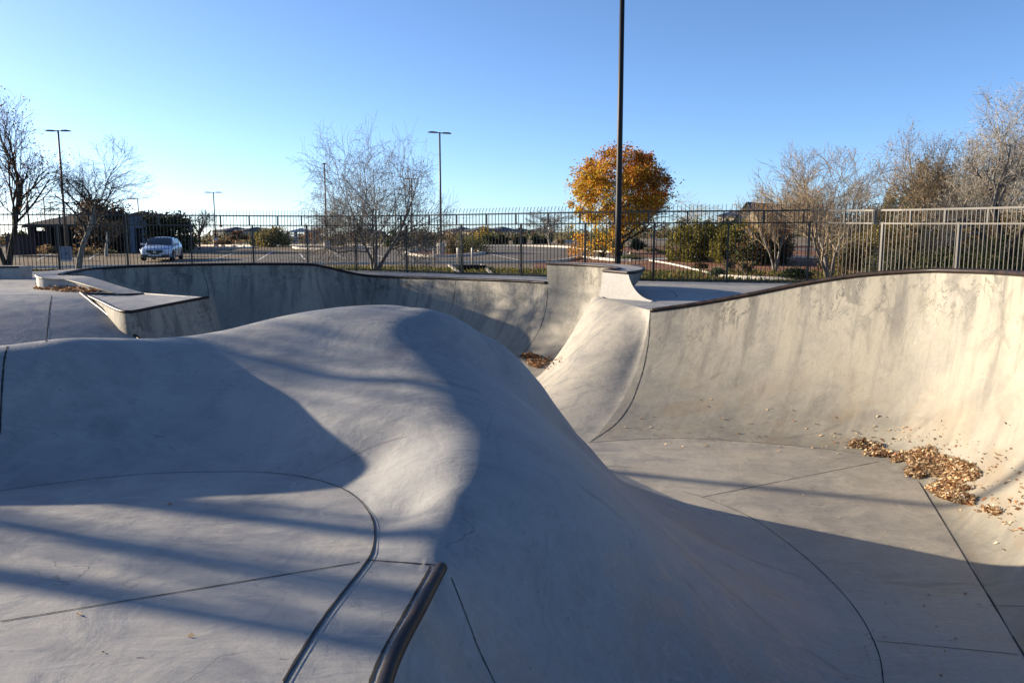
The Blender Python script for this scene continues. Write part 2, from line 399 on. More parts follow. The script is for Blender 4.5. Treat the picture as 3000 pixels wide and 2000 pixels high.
# roll-in bank: convex slope from the left deck down into the pit
def zbank(x, d):          # d = metres in front of the bank's top line
    return float(np.interp(d, [0, .3, .8, 1.5, 2.2, 3.2, 4.6, 6.0], [0, -.02, -.08, -.24, -.50, -.98, -1.7, -2.06]))
TOPB = [(-900, 866, 17.75), (-300, 866, 17.8), (0, 864.5, 18.15), (140, 862, 18.5), (236, 860, 19.05)]
tb = catmull(P3(TOPB), 50); tb[:, 2] = [zdeck(p[0]) - .003 for p in tb]
rows = []
for i, p in enumerate(tb):
    rr = []
    rr.append((p[0], p[1] + .45, p[2] - .014))
    for d in np.linspace(0, 6.0, 40):
        dq = min(d, 3.4); sh = (.66 * dq + .11 * dq * dq) * smooth01((i - 14) / 35.0)
        rr.append((p[0] + sh, p[1] - d, p[2] + zbank(p[0], d)))
    rows.append(rr)
bank_G = np.array(rows)
bank = empty('roll_in_bank', tuple(tb[45]), 'smooth shaded concrete bank on the left with a shiny curved pipe down its right edge', 'skate ramp')
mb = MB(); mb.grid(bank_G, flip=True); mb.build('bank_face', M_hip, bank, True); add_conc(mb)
mb = MB(); mb.tube(bank_G[-1][1:27] + np.array([.01, 0, .008]), .036, 8); mb.build('edge_pipe', M_steel, bank, True)
sd = bank_G[-1].copy(); sd2 = sd.copy(); sd2[:, 2] = -2.1
mb = MB(); mb.grid(np.stack([sd, sd2], axis=1)); mb.build('bank_side', M_wall, bank, uv=np.full((len(mb.v), 2), 2.0))

# ---- raised corner pocket in the middle
EDGE = [(1767, 796, 19.95), (1840, 798, 19.0), (1866, 793.5, 19.5), (1884, 787, 20.4), (1882, 781, 21.6), (1850, 775.5, 22.8), (1800, 771.5, 23.7), (1700, 767.5, 24.6), (1602, 765.5, 25.1)]
ee = P3(EDGE); PT = lambda p: .63 + (p[1] - 19) * .0105
pocket = empty('bowl_corner', tuple(lip_ext[3]), 'raised concrete corner pocket with pipe lip in front of the black pole', 'skate bowl')
L = catmull(lip_ext, 70); L[:, 2] = [PT(p) + .002 for p in L]
Ft = inward(L, 1.75); Ft[:, 2] = ZG + .004
for _ in range(40): Ft[1:-1, :2] = .5 * Ft[1:-1, :2] + .25 * (Ft[2:, :2] + Ft[:-2, :2])
sh = a0[:2] - Ft[0, :2]
Ft[:, :2] += np.outer(1 - smooth01(np.linspace(0, 1, 70) / .4), sh)
low = L.copy(); low[:, 2] = np.linspace(lip_far[-1][2], .03, 70); low[0, :2] = lip_far[-1][:2]
Ft[0] = FAR_END[-1]
G, UV = loft(low, Ft, 28, phimax=82)
up_ = np.stack([L + (low - L) * t for t in (0, .25, .5, .75)], axis=1); G = np.concatenate([up_, G], axis=1)
UV = np.zeros((70, 32, 2)); UV[:, :, 0] = np.concatenate([[0], np.cumsum(np.linalg.norm(np.diff(L, axis=0), axis=1))])[:, None]; UV[:, 1:, 1] = np.cumsum(np.linalg.norm(np.diff(G, axis=1), axis=2), axis=1); UV = UV.reshape(-1, 2)
mb = MB(); mb.grid(G); mb.build('wall_face', M_wall, pocket, True, uv=UV); add_conc(mb)
edge = catmull(ee[1:], 60); edge[:, 2] = [PT(p) for p in edge]
mb = MB(); mb.tube(np.vstack([L + [0, 0, .002]]), .04, 8)
mb.tube(np.vstack([[L[-1] + [0, -.03, .0]], edge[:34] + [0, 0, -.005]]), .04, 8); mb.build('coping_pipe', M_steel, pocket)
mb = MB(); mb.poly([(p[0], p[1], PT(p) - .002) for p in L] + [(p[0], p[1], PT(p) - .002) for p in edge]); mb.build('pocket_top', M_deck, pocket); add_conc(mb)
# left end face of the pocket
mb = MB(); mb.grid(np.stack([G[0], G[0] + np.array([.14, 1.3, 0])], axis=1)); mb.build('end_face', M_wall, pocket, uv=np.full((len(mb.v), 2), 1.5))
# outer quarter around the back, front face
eo = edge.copy(); off = inward(edge, -1.0)
off[:, 2] = [zdeck(p[0]) + .006 for p in off]
wgt = np.linspace(.55, 1.0, 60)[:, None]; off[:, :2] = edge[:, :2] + (off[:, :2] - edge[:, :2]) * wgt
pa, pb = L[-1][:2], edge[0][:2]
def onplane(px, py):
    d = ray(px, py); n = np.array([pb[1] - pa[1], pa[0] - pb[0]]); t = (pa @ n) / (d[:2] @ n); return np.array([0, 0, CAMZ]) + d * t
off[0, :2] = onplane(1912, 879)[:2]; off[1:8, :2] = off[0, :2] + (off[8, :2] - off[0, :2]) * (np.arange(1, 8) / 8.0)[:, None]
off[-16:, 0] = np.maximum(off[-16:, 0], edge[-16:, 0] + .06)
G2, UV2 = loft(edge, off, 18, phimax=76)
mb = MB(); mb.grid(G2, flip=True); mb.build('outer_face', M_wall, pocket, True, uv=UV2); add_conc(mb)
front = [L[-1]] + [p for p in G2[0]] + [onplane(1850, 905), onplane(1740, 1000)]
front = [np.array([p[0], p[1] - .004, p[2]]) for p in front]
mb = MB(); mb.poly(front); mb.build('front_face', M_hip, pocket); add_conc(mb)

# ---- rounded hip between pocket and right wall
T = [(1750, 878, 20.0), (1772, 883, 18.9), (1810, 886, 18.1), (1842, 890.5, 17.35), (1868, 897, 16.75), (1888, 904, 16.35), (1905, 910, 16.1)]
th = catmull(P3(T), 60); th[:, 2] = np.interp(np.arange(60), [0, 59], [.02, 0.0]); th[-1] = WR0[0]
fh = catmull([(.95, 20.8, ZG), (.25, 18.8, ZG), (.0, 16.6, -1.9), (-.02, 14.7, -1.75), (.16, 13.2, ZF), (.58, 12.3, ZF), (foot_r[0][0], foot_r[0][1], ZF)], 60)
PROF = ([0, .05, .12, .22, .35, .5, .65, .8, .9, 1], [0, .012, .055, .16, .34, .56, .76, .91, .975, 1])
hip2 = empty('rounded_hip', tuple(th[30]), 'sunlit rounded concrete hip spilling down between the corner pocket and the right bowl wall', 'skate ramp')
dense = np.linspace(0, 1, 34)
G, UV = loft(th, fh, 34, prof=(dense, [float(np.interp(d, *PROF)) for d in dense]))
G1, _ = loft(th, fh, 34, phimax=80)
wq = smooth01((np.linspace(0, 1, 60) - .30) / .70)[:, None, None]
G = G * (1 - wq) + G1 * wq; G[-1] = WR0
mb = MB(); mb.grid(G); mb.build('hip_face', M_hip2, hip2, True); add_conc(mb)
HIP_TOP = th

# ---- foreground mound (hip): smooth surface through measured points
ctrl = []
def c_z(px, py, z): ctrl.append(onz(px, py, z))
def c_y(px, py, Y): ctrl.append(at(px, py, Y))
def c_p(x, y, z): ctrl.append(np.array([x, y, z], float))
ZD = -.10
ARC = [(-500, 1530), (-200, 1475), (0, 1440), (150, 1420), (300, 1402), (470, 1388), (650, 1384), (760, 1385), (850, 1393), (930, 1408), (1000, 1432), (1050, 1465), (1085, 1510), (1098, 1560), (1092, 1610), (1075, 1645), (1030, 1705), (960, 1795), (890, 1900), (830, 2000), (760, 2130)]
for p in ARC: c_z(*p, ZD)
for p in [(0, 1700), (400, 1600), (700, 1800), (300, 2000), (0, 2000), (-600, 1700), (700, 1500), (-600, 2200), (900, 1600), (500, 2300)]: c_z(*p, ZD)
for p in [(-1, 1), (-3, 1), (-5, 2), (-6, 3.6), (-9, 2), (-9, 4.2), (-13, 3), (-13, 4.5), (-.75, 1.6), (-1.5, .6), (-.6, .6)]: c_p(*p, ZD)
for p in [(1180, 1640), (1275, 1655), (1290, 1662), (1100, 1800), (1210, 1790), (1130, 1930), (1000, 1900), (950, 2000), (1090, 2000), (1040, 2120)]: c_z(*p, ZD)
# bank behind the flat, up to the crest
CREST = [(-700, 1036, 5.6), (-400, 1031, 5.7), (0, 1022, 5.9), (200, 1007, 6.1), (383, 997, 6.5), (500, 988, 6.9), (612, 975, 7.12), (700, 958, 7.27), (765, 942, 7.37), (893, 915, 7.53), (1020, 899, 7.6), (1110, 895, 7.7), (1165, 895.5, 7.72), (1212, 900.5, 7.72), (1258, 908.5, 7.7), (1301, 920, 7.67), (1340, 935, 7.65), (1378, 955, 7.65), (1454, 997, 7.68), (1518, 1049, 7.75), (1582, 1121, 7.92), (1645, 1211, 8.2), (1709, 1296, 8.55), (1773, 1364, 8.95), (1837, 1418, 9.35)]
for p in CREST: c_y(*p)
CR3 = np.array([at(*p) for p in CREST[:11]]); CR3 = CR3[np.argsort(CR3[:, 0])]
for x in (-13.5, -11, -8.5, -6.5): c_p(x, CR3[0, 1], CR3[0, 2])
for x in (-13.5, -11, -8.5, -6.5, -5, -4, -3.2, -2.6):
    y0 = float(np.interp(x, [-6, -3.5, -2.5, -1.9], [4.55, 4.75, 5.05, 5.2])); yc = float(np.interp(x, CR3[:, 0], CR3[:, 1])); zc = float(np.interp(x, CR3[:, 0], CR3[:, 2]))
    for t, q in ((.16, .05), (.36, .26), (.6, .62), (.8, .88)): c_p(x, y0 + (yc - y0) * t, ZD + (zc - ZD) * q)
    for d_, dz in ((.35, .035), (.8, .22), (1.5, .78), (2.5, 1.5), (3.6, 2.2), (5.5, 2.5)): c_p(x, yc + d_, zc - dz)
# spine from the pipe end to the top
SPINE = [(-.335, 3.67, -.10), (-.345, 4.0, -.075)] + [tuple(at(*q)) for q in ((1320, 1450, 4.35), (1340, 1310, 4.9), (1290, 1200, 5.5), (1200, 1060, 6.4), (1150, 960, 7.0))]
for p in SPINE: c_p(*p)
# left of the spine
c_z(1150, 1560, -.09); c_z(1200, 1500, -.075)
for q in ((-.91, 5.12, -.02), (-.75, 4.75, .0), (-1.3, 5.5, .10), (-.9, 5.5, .20), (-1.15, 5.9, .30), (-1.5, 5.9, .23), (-1.1, 6.4, .44), (-1.5, 6.4, .40), (-1.9, 6.4, .40), (-1.6, 6.9, .60), (-2.1, 6.6, .48), (-1.9, 5.75, .09), (-1.8, 7.1, .69), (-2.2, 6.1, .25)): c_p(*q)
# right slope sections: spine -> foot
def section(S, Ft, prof):
    for t, q in prof: c_p(S[0] + (Ft[0] - S[0]) * t, S[1] + (Ft[1] - S[1]) * t, S[2] + (ZF - S[2]) * q)
ROLL = [(.06, .012), (.14, .06), (.25, .18), (.4, .42), (.55, .66), (.7, .84), (.85, .955), (1.0, 1.0), (1.12, 1.0), (1.3, 1.0)]
WALLP = [(.015, .06), (.05, .18), (.12, .34), (.22, .52), (.35, .69), (.5, .83), (.7, .94), (.9, .99), (1.0, 1.0), (1.15, 1.0)]
MIDP = [tuple(.5 * (np.array(a) + np.array(b))) for a, b in zip(ROLL, WALLP)]
section((-.335, 3.67, ZD), (2.66, 5.1), [(.02, .05), (.07, .15), (.15, .29), (.27, .47), (.42, .66), (.58, .81), (.75, .92), (.9, .985), (1, 1), (1.15, 1)])
section(SPINE[2], (2.9, 5.85), ROLL); section(SPINE[3], (2.98, 6.5), ROLL); section(SPINE[4], (2.98, 7.1), ROLL); section(SPINE[5], (2.85, 7.9), ROLL)
section(SPINE[6], (2.7, 8.55), ROLL); section((-1.27, 7.5, .83), (2.35, 9.2), ROLL[:-1])
COP = [(1292, 1664), (1270, 1705), (1225, 1790), (1180, 1872), (1148, 1940), (1124, 2010), (1104, 2090), (1090, 2190)]
cop = np.array([onz(a, b, ZD) for a, b in COP])
for p, Ft in ((cop[2], (2.6, 4.7)), (cop[4], (2.2, 3.9)), (cop[6], (1.8, 3.0))): section(p, Ft, WALLP)
section((-.6, 1.6, ZD), (1.4, 1.7), WALLP)
# behind the crest: falls faster than the line of sight
for px, py, Y in CREST[7:22]:
    p = at(px, py, Y); k = 1.0
    d = np.array([p[0], p[1], 0]); d /= np.linalg.norm(d)
    h = p[2] - ZF
    q = (py - 890) / 420.0
    for dd_, dz in ((.45, .09 + .10 * q), (.95, .40 + .10 * q), (1.5, .92), (2.2, .92 + .55 * (h - .92)), (3.3, h + .05), (5.0, h + .1)):
        c_p(*(p[:2] + d[:2] * dd_), max(p[2] - dz, ZF - .12))
ctrl = np.array(ctrl)
def tps_fit(P, lam=4e-3):
    n = len(P); d = np.linalg.norm(P[:, None, :2] - P[None, :, :2], axis=2)
    K = np.where(d > 0, d * d * np.log(d + 1e-12), 0); A = np.zeros((n + 3, n + 3)); A[:n, :n] = K + lam * np.eye(n)
    Q = np.hstack([np.ones((n, 1)), P[:, :2]]); A[:n, n:] = Q; A[n:, :n] = Q.T
    return np.linalg.solve(A, np.concatenate([P[:, 2], [0, 0, 0]]))
W = tps_fit(ctrl)
def tps(X):
    out = np.zeros(len(X))
    for i in range(0, len(X), 4000):
        x = X[i:i + 4000]; d = np.linalg.norm(x[:, None] - ctrl[None, :, :2], axis=2)
        out[i:i + 4000] = np.where(d > 0, d * d * np.log(d + 1e-12), 0) @ W[:-3] + W[-3] + x @ W[-2:]
    return out
def inside(X, poly):
    x, y = X[:, 0], X[:, 1]; c = np.zeros(len(X), bool); n = len(poly); j = n - 1
    for i in range(n):
        xi, yi, xj, yj = *poly[i][:2], *poly[j][:2]
        c ^= ((yi > y) != (yj > y)) & (x < (xj - xi) * (y - yi) / (yj - yi + 1e-12) + xi); j = i
    return c
arc3 = catmull([onz(a, b, ZD) for a, b in ARC], 160)
DECKN = [tuple(p) for p in arc3] + [(-.9, 1.0, ZD), (-.9, .2, ZD), (-14, .2, ZD), (-14, 4.4, ZD), (-7.5, 4.5, ZD)]
# warped grid: fine near the camera and the mound
gx = np.concatenate([np.linspace(-14, -5, 60, endpoint=False), np.linspace(-5, -.9, 100, endpoint=False), np.linspace(-.9, -.2, 60, endpoint=False), np.linspace(-.2, 3.8, 90)]); gy = np.concatenate([np.linspace(.4, 5.6, 120, endpoint=False), np.linspace(5.6, 14, 130)])
XX, YY = np.meshgrid(gx, gy, indexing='ij'); XY = np.stack([XX.ravel(), YY.ravel()], axis=1)
Z = tps(XY)
ins = inside(XY, DECKN)
da = np.min(np.linalg.norm(XY[:, None, :] - arc3[None, ::2, :2], axis=2), axis=1)
Z = np.where(ins, np.minimum(Z, ZD), ZD + (Z - ZD) * np.where(Z < ZD, smooth01(da / .15), smooth01(da / .08 + .2)))
copc = catmull(cop, 60)
# left of the pipe and right of the arc: true flat strip
strip = [tuple(p[:2]) for p in copc] + [tuple(p[:2]) for p in arc3[::-1] if p[1] < 3.8 and p[0] > -1.1]
s_in = inside(XY, strip); Z = np.where(s_in, ZD, Z)
def smax(a, b, k=.03):
    h = np.clip(.5 + .5 * (a - b) / k, 0, 1); return b + (a - b) * h + k * h * (1 - h)
Z = Z - .03 * np.exp(-np.clip(Z - ZF, 0, 3) / .10)
Zm = np.maximum(Z, ZF - .006)
Hm = Zm.reshape(XX.shape)
mound = empty('skate_mound', (-1.4, 8.1, .79), 'big rounded concrete hump filling the foreground with a dark pipe on its near edge', 'skate ramp')
mb = MB(); nx, ny = XX.shape
mb.v = np.stack([XX, YY, Hm], axis=2).reshape(-1, 3).tolist(); mb.v = [tuple(p) for p in mb.v]
for i in range(nx - 1):
    for j in range(ny - 1):
        q = (i * ny + j, (i + 1) * ny + j, (i + 1) * ny + j + 1, i * ny + j + 1)
        if max(Zm[a] for a in q) > ZF - .0055: mb.f.append(q); mb.mi.append(0)
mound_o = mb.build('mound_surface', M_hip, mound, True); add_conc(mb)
cpipe = copc.copy(); cpipe[:, 2] += .004; cpipe[:, 0] += .002
mb = MB(); mb.tube(cpipe, .030, 18); mb.build('coping_pipe', M_steel, mound, True)

# flat deck the photographer overlooks, bounded by the curved joint
def fill_poly(name, pts, mat, kind='structure', parent=None, zfun=None):
    bm = bmesh.new(); vs = [bm.verts.new(p) for p in pts]; es = [bm.edges.new((vs[i], vs[(i + 1) % len(vs)])) for i in range(len(vs))]
    bmesh.ops.triangle_fill(bm, use_beauty=True, use_dissolve=False, edges=es)
    for f in bm.faces:
        if f.normal.z < 0: f.normal_flip()
    me = bpy.data.meshes.new(name); bm.to_mesh(me); V = [tuple(v.co) for v in bm.verts]; bm.verts.index_update(); Fc = [tuple(v.index for v in f.verts) for f in bm.faces]; bm.free()
    me.materials.append(mat); o = bpy.data.objects.new(name, me); COL.objects.link(o)
    if kind: o['kind'] = kind
    if parent is not None: o.parent = parent
    return o, (V, Fc)
deck_near, vf = fill_poly('near_deck', [(p[0], p[1], ZD + .005) for p in DECKN], M_deck); CONC.append(vf)

# bowl floor
fx, fy = np.meshgrid([-16, 9], [0, 13.0, 18.0, 28], indexing='ij')
mb = MB(); mb.grid(np.stack([fx, fy, np.interp(fy, [13, 18], [ZF, ZG])], axis=2), flip=True)
fl = mb.build('bowl_floor', M_floor); fl['kind'] = 'structure'; add_conc(mb)
# ================================================================== GROUND, DECK, LOT
def P(x, y):
    xx = max(-45, min(45, x)); yy = min(y, 75)
    return -.02 + .0135 * (xx + 3.5) + .022 * (yy - 40) + max(0, min(y, 300) - 75) * .0022
def gp(px, py):
    """photo point -> point on the terrain plane"""
    d = ray(px, py); lo, hi = 20.0, 400.0
    f = lambda Y: CAMZ + d[2] * Y / d[1] - P(d[0] * Y / d[1], Y)
    for _ in range(50):
        m = .5 * (lo + hi)
        if f(m) > 0: lo = m
        else: hi = m
    Y = lo; return np.array([d[0] * Y / d[1], Y, P(d[0] * Y / d[1], Y)])
def gY(px, Y):
    """point on the ground at photo column px and distance Y"""
    x = (px - CX) / F * Y * 1.003; return np.array([x, Y, ground_z(x, Y)])

POSTS = [(-250, 29.2), (-40, 29.8), (180, 30.2), (380, 30.7), (567, 31.4), (747, 32.2), (905, 32.6), (1046, 32.5), (1193, 31.7), (1353, 30.3), (1526, 28.8), (1713, 27.5), (1913, 26.5), (2128, 25.9), (2363, 25.2), (2575, 23.2), (2797, 20.6), (3040, 18.2), (3330, 15.9)]
FP = np.array([((px - CX) / F * Y, Y) for px, Y in POSTS])
FP = np.vstack([[(-40, 27.0)], FP, [(13.2, 12.0), (13.6, 4.0), (13.8, -6.0)]])
fence_fine = catmull(np.hstack([FP, np.zeros((len(FP), 1))]), 400)[:, :2]
_fth = np.arctan2(fence_fine[:, 0], fence_fine[:, 1]); _fr = np.hypot(fence_fine[:, 0], fence_fine[:, 1])
_o = np.argsort(_fth)
def Rf(th):
    if th < _fth[_o][0] or th > _fth[_o][-1]: return float(np.interp(abs(th), [.8, 3.15], [30.0, 30.0])) if th < 0 else float(np.interp(th, [1.9, 2.4], [16.0, 30.0]))
    return float(np.interp(th, _fth[_o], _fr[_o]))
def ground_z(x, y):
    th = math.atan2(x, y); r = math.hypot(x, y); rf = Rf(th); d = r - rf
    zb = zdeck(x) - .05
    if d < -.5: return -3.0
    if d < .3: return zb
    t = min(1, (d - .3) / 7.5); t = t * t * (3 - 2 * t)
    dip = -.16 * math.exp(-((d - 3.4) / 2.2) ** 2)
    return zb + (P(x, y) - zb) * t + dip

def m_ground():
    k = N('desert_soil', .95, .05); p = k.pos
    c = k.mix(k.ramp(k.noise(p, .12, 4), .35, .65), (.155, .125, .09), (.20, .165, .12))
    c = k.mix(k.ramp(k.noise(p, .9, 5), .5, .7, 0, .7), c, (.095, .085, .045)); c = k.mix(k.ramp(k.noise(p, 9, 5), .45, .75, 0, .5), c, (.26, .22, .165))
    k.col(c); k.bump(k.noise(p, 14, 4), .6, .03); return k.m
def m_asphalt():
    k = N('old_asphalt', .9, .08); p = k.pos
    c = k.mix(k.ramp(k.noise(p, .25, 4), .3, .7), (.105, .098, .088), (.150, .140, .125))
    c = k.mix(k.ramp(k.noise(p, 30, 3), .4, .8, 0, .5), c, (.21, .195, .17)); c = k.mix(k.ramp(k.noise(k.scale(p, (.3, 3, 1)), .5, 5), .56, .68, 0, .5), c, (.07, .066, .06))
    k.col(c); k.bump(k.noise(p, 60, 2), .4, .01); return k.m
def m_grass():
    k = N('winter_lawn', .95, .05); p = k.pos
    c = k.mix(k.ramp(k.noise(p, .6, 5), .35, .65), (.045, .075, .018), (.12, .12, .035)); c = k.mix(k.ramp(k.noise(p, 13, 5), .5, .7, 0, .6), c, (.17, .135, .05))
    k.col(c); k.bump(k.noise(p, 40, 4), .9, .05); return k.m
def m_mulch():
    k = N('red_rock_mulch', .95, .05); p = k.pos
    v = k.n('ShaderNodeTexVoronoi'); k.link(p, v.inputs['Vector']); v.inputs['Scale'].default_value = 13
    c = k.mix(k.ramp(k.noise(p, .5, 4), .35, .65), (.17, .085, .055), (.25, .145, .10)); c = k.mix(.45, c, v.outputs['Color'], 'OVERLAY')
    c = k.mix(k.ramp(k.noise(p, 7, 4), .5, .7, 0, .5), c, (.09, .05, .038)); k.col(c); k.bump(v.outputs['Distance'], .8, .05); return k.m
M_ground, M_asphalt, M_grass, M_mulch = m_ground(), m_asphalt(), m_grass(), m_mulch()
M_kerb = plain('pale_kerb_concrete', (.52, .49, .43), .85, .1, var=.14, vs=3)
M_paint = plain('faded_white_paint', (.62, .60, .55), .8, .1, var=.2, vs=5)

# terrain: one polar sheet out to the horizon
ths = np.concatenate([np.linspace(-math.pi, -.9, 40, endpoint=False), np.linspace(-.9, 1.2, 260, endpoint=False), np.linspace(1.2, math.pi, 40)])
offs = [-.6, -.45, .0, .3, .8, 1.4, 2.0, 2.6, 3.2, 3.8, 4.4, 5.0, 5.6, 6.2, 6.8, 7.4, 8.2, 9.5, 11, 13, 15.5, 18.5, 22, 26, 31, 37, 44, 52, 62, 75, 95, 125, 170, 240, 350, 600, 1200, 3000, 9000]
mb = MB(); G = []
for th in ths:
    rf = Rf(th); row = [(0.02 * math.sin(th), .02 * math.cos(th), -3.0)]
    for o in offs:
        r = rf + o; x, y = r * math.sin(th), r * math.cos(th); row.append((x, y, ground_z(x, y)))
    G.append(row)
G = np.array(G); mb.grid(G, flip=True)
c_ = G.shape[1]
LAWN = [gp(a, b)[:2] for a, b in [(-200, 783), (300, 783), (800, 776), (1160, 774), (1290, 773.5)]]
terrain = mb.build('ground', [M_ground, M_grass, M_mulch], None, True)
rightbed = [np.array(p) for p in [(2.2, 24.0), (3.5, 34.5), (5.6, 37.0), (7.6, 40.0), (16, 48.0), (40, 40.0), (40, 8), (13.0, 8.0), (12.6, 18.0), (10.5, 26.2), (8.0, 29.3), (6.3, 31.4), (5.2, 33.8)]]
mi = []
for f in mb.f:
    q = np.mean([mb.v[a] for a in f], axis=0); r = math.hypot(q[0], q[1]); d = r - Rf(math.atan2(q[0], q[1])); a = math.atan2(q[0], q[1])
    m = 0
    if -.5 < d < 8.6 and a < .03 and q[1] > 5: m = 1
    if a >= .03 and a < .9 and -.5 < d < 40:
        lim = float(np.interp(a, [.03, .10, .16, .22, .29, .33, .42, .9], [8.0, 7.2, 7.6, 5.2, 3.2, 2.0, 1.2, 1.0]))
        m = 1 if d < lim else 2
    mi.append(m)
terrain.data.polygons.foreach_set('material_index', mi); terrain['kind'] = 'structure'

# main concrete deck between the bowls and the fence
fo = []
for th in np.linspace(math.atan2(-23, 28.5), math.atan2(13.5, 9), 150):
    r = Rf(th) + .22; fo.append((r * math.sin(th), r * math.cos(th)))
inner = [(-24, 17.75)] + [tuple(p[:2]) for p in tb[12:]] + [tuple(at(290, 859, 19.1)[:2]), tuple(at(346, 860.5, 19.3)[:2])]
inner += [tuple(p[:2]) for p in o3[::-1][2:-1:2]]
lf = inward(catmull(lip_far, 160), -.25)
inner += [tuple(p[:2]) for p in lf[46:156:4]]
inner += [tuple(p[:2]) for p in off[::-1][::3]]
inner += [tuple(p[:2]) for p in th_pts] if False else [tuple(p[:2]) for p in HIP_TOP[8::6]]
inner += [tuple(p[:2]) for p in inward(catmull(lip_r, 140), -.35)[2:120:4]] + [(9.5, 8.0)]
pts = [(x, y, zdeck(x)) for x, y in inner] + [(x, y, zdeck(x)) for x, y in fo[::-1]]
deck_main, vf = fill_poly('concrete_deck', pts, M_deck); CONC.append(vf)
mb = MB(); mb.poly([(-22, -18, -.108), (22, -18, -.108), (22, .42, -.108), (-22, .42, -.108)]); mb.poly([(-24, .3, -.112), (-13.9, .3, -.112), (-13.9, 12.6, -.112), (-24, 12.6, -.112)])
mb.build('rear_deck', M_deck)['kind'] = 'structure'

# ---- sheets on the terrain
def sheet(name, pxs, mat, lift, thick=0.0):
    pts = [gp(*p) if len(p) == 2 else np.array(p[:3]) for p in pxs]
    pts = [(p[0], p[1], P(p[0], p[1]) + lift) for p in pts]
    o, vf = fill_poly(name, pts, mat); return o, pts
LOT = [(-1500, 793), (-300, 790), (300, 783), (800, 776.5), (1160, 773), (1500, 770.5), (1610, 769), (1660, 764), (1700, 757), (1750, 760), (1800, 764.5), (1850, 762), (1960, 757), (2060, 752.5), (2160, 748), (2300, 744), (2300, 738), (2120, 741), (1960, 744.5), (1850, 744.5), (1760, 738), (1680, 727), (1550, 722), (1300, 720.5), (900, 719.5), (400, 720), (-200, 722), (-1200, 726)]
lot, lotpts = sheet('parking_lot', LOT[:11] + [(1850, 744.5), (1760, 738), (1680, 727)] + LOT[22:], M_asphalt, .012)
def kerb(pxs, label, name='kerb', w=.16, h=.13, lift=0.0):
    pts = [gp(*p) if len(p) == 2 else np.array(p) for p in pxs]
    c = catmull(pts, max(8, 6 * len(pts))); c[:, 2] = [P(p[0], p[1]) + lift for p in c]
    a = inward(c, w / 2); b = inward(c, -w / 2); up = np.array([0, 0, h]); dn = np.array([0, 0, -.15])
    mb = MB(); mb.grid(np.stack([a + dn, a + up, b + up, b + dn], axis=1)); o = mb.build(name, M_kerb, origin=tuple(c[len(c) // 2])); o['kind'] = 'structure'
    return o
kerb([(-1500, 793), (-300, 790), (300, 783), (800, 776.5), (1160, 773), (1500, 770.5), (1600, 769)], '')
kerb([(1610, 769), (1660, 764), (1697, 756.5), (1750, 760), (1800, 764.5), (1850, 765.5)], '')
kerb([(1850, 744.5), (1760, 738), (1680, 727), (1550, 722), (1300, 720.5), (900, 719.5), (400, 720), (-200, 722), (-1200, 726)], '')
ISL = [(1190, 742), (1200, 747), (1230, 751.5), (1270, 753.5), (1330, 752.5), (1390, 747.5), (1418, 743), (1400, 738.5), (1330, 736.5), (1240, 736.5), (1205, 738.5), (1190, 742)]
kerb(ISL, '', w=.22, h=.16)
sheet('planting_island', ISL[:-1], M_mulch, .05)
ISL2 = [(860, 727), (880, 730), (950, 731.5), (1030, 731), (1090, 728.5), (1030, 725.5), (930, 725), (860, 727)]
kerb(ISL2, '', w=.22, h=.16); sheet('planting_island', ISL2[:-1], M_mulch, .05)
ISL3 = [(540, 724), (560, 727.5), (640, 729), (720, 728), (735, 725.5), (650, 722.5), (560, 722), (540, 724)]
kerb(ISL3, '', w=.22, h=.16); sheet('planting_island', ISL3[:-1], M_mulch, .05)
# footpath on the right with pale edging
PATH = [(1800, 766), (1860, 764.5), (1960, 760.5), (2050, 756.5), (2120, 752), (2120, 748.5), (2040, 751.5), (1960, 755), (1860, 758.5), (1815, 760)]
sheet('footpath', PATH, M_kerb, .02)
kerb([(1905, 764), (1960, 773), (2020, 786), (2075, 800), (2110, 807), (2180, 812), (2280, 816), (2380, 818)], '', 'lawn_edging', .12, .06)
kerb([(2300, 752), (2360, 755), (2450, 757), (2560, 758)], '', 'bed_edging', .2, .1)
sheet('side_road', [(2290, 733), (2420, 736), (2600, 740), (2800, 742), (2800, 737), (2600, 734), (2420, 730), (2290, 728)], M_asphalt, .015)
# parking bay lines
mb = MB()
def stripe(a, b, wd=.10):
    a, b = gp(*a), gp(*b); d = (b - a)[:2]; d /= np.linalg.norm(d) + 1e-9; n = np.array([-d[1], d[0]]) * wd / 2
    mb.poly([(q[0], q[1], P(q[0], q[1]) + .017) for q in ((a[0] + n[0], a[1] + n[1]), (b[0] + n[0], b[1] + n[1]), (b[0] - n[0], b[1] - n[1]), (a[0] - n[0], a[1] - n[1]))])
for a, b in [((622, 763), (665, 748)), ((757, 762), (800, 737)), ((878, 742), (893, 761)), ((985, 749), (1010, 757)), ((960, 733), (995, 748)), ((640, 757), (690, 741)), ((1080, 741), (1135, 758)), ((430, 757), (455, 741)), ((260, 760), (290, 742)), ((110, 762), (150, 744)), ((1435, 745), (1520, 762)), ((560, 737), (900, 736)), ((1500, 735), (1600, 741))]: stripe(a, b)
mb.build('bay_lines', M_paint)['kind'] = 'structure'

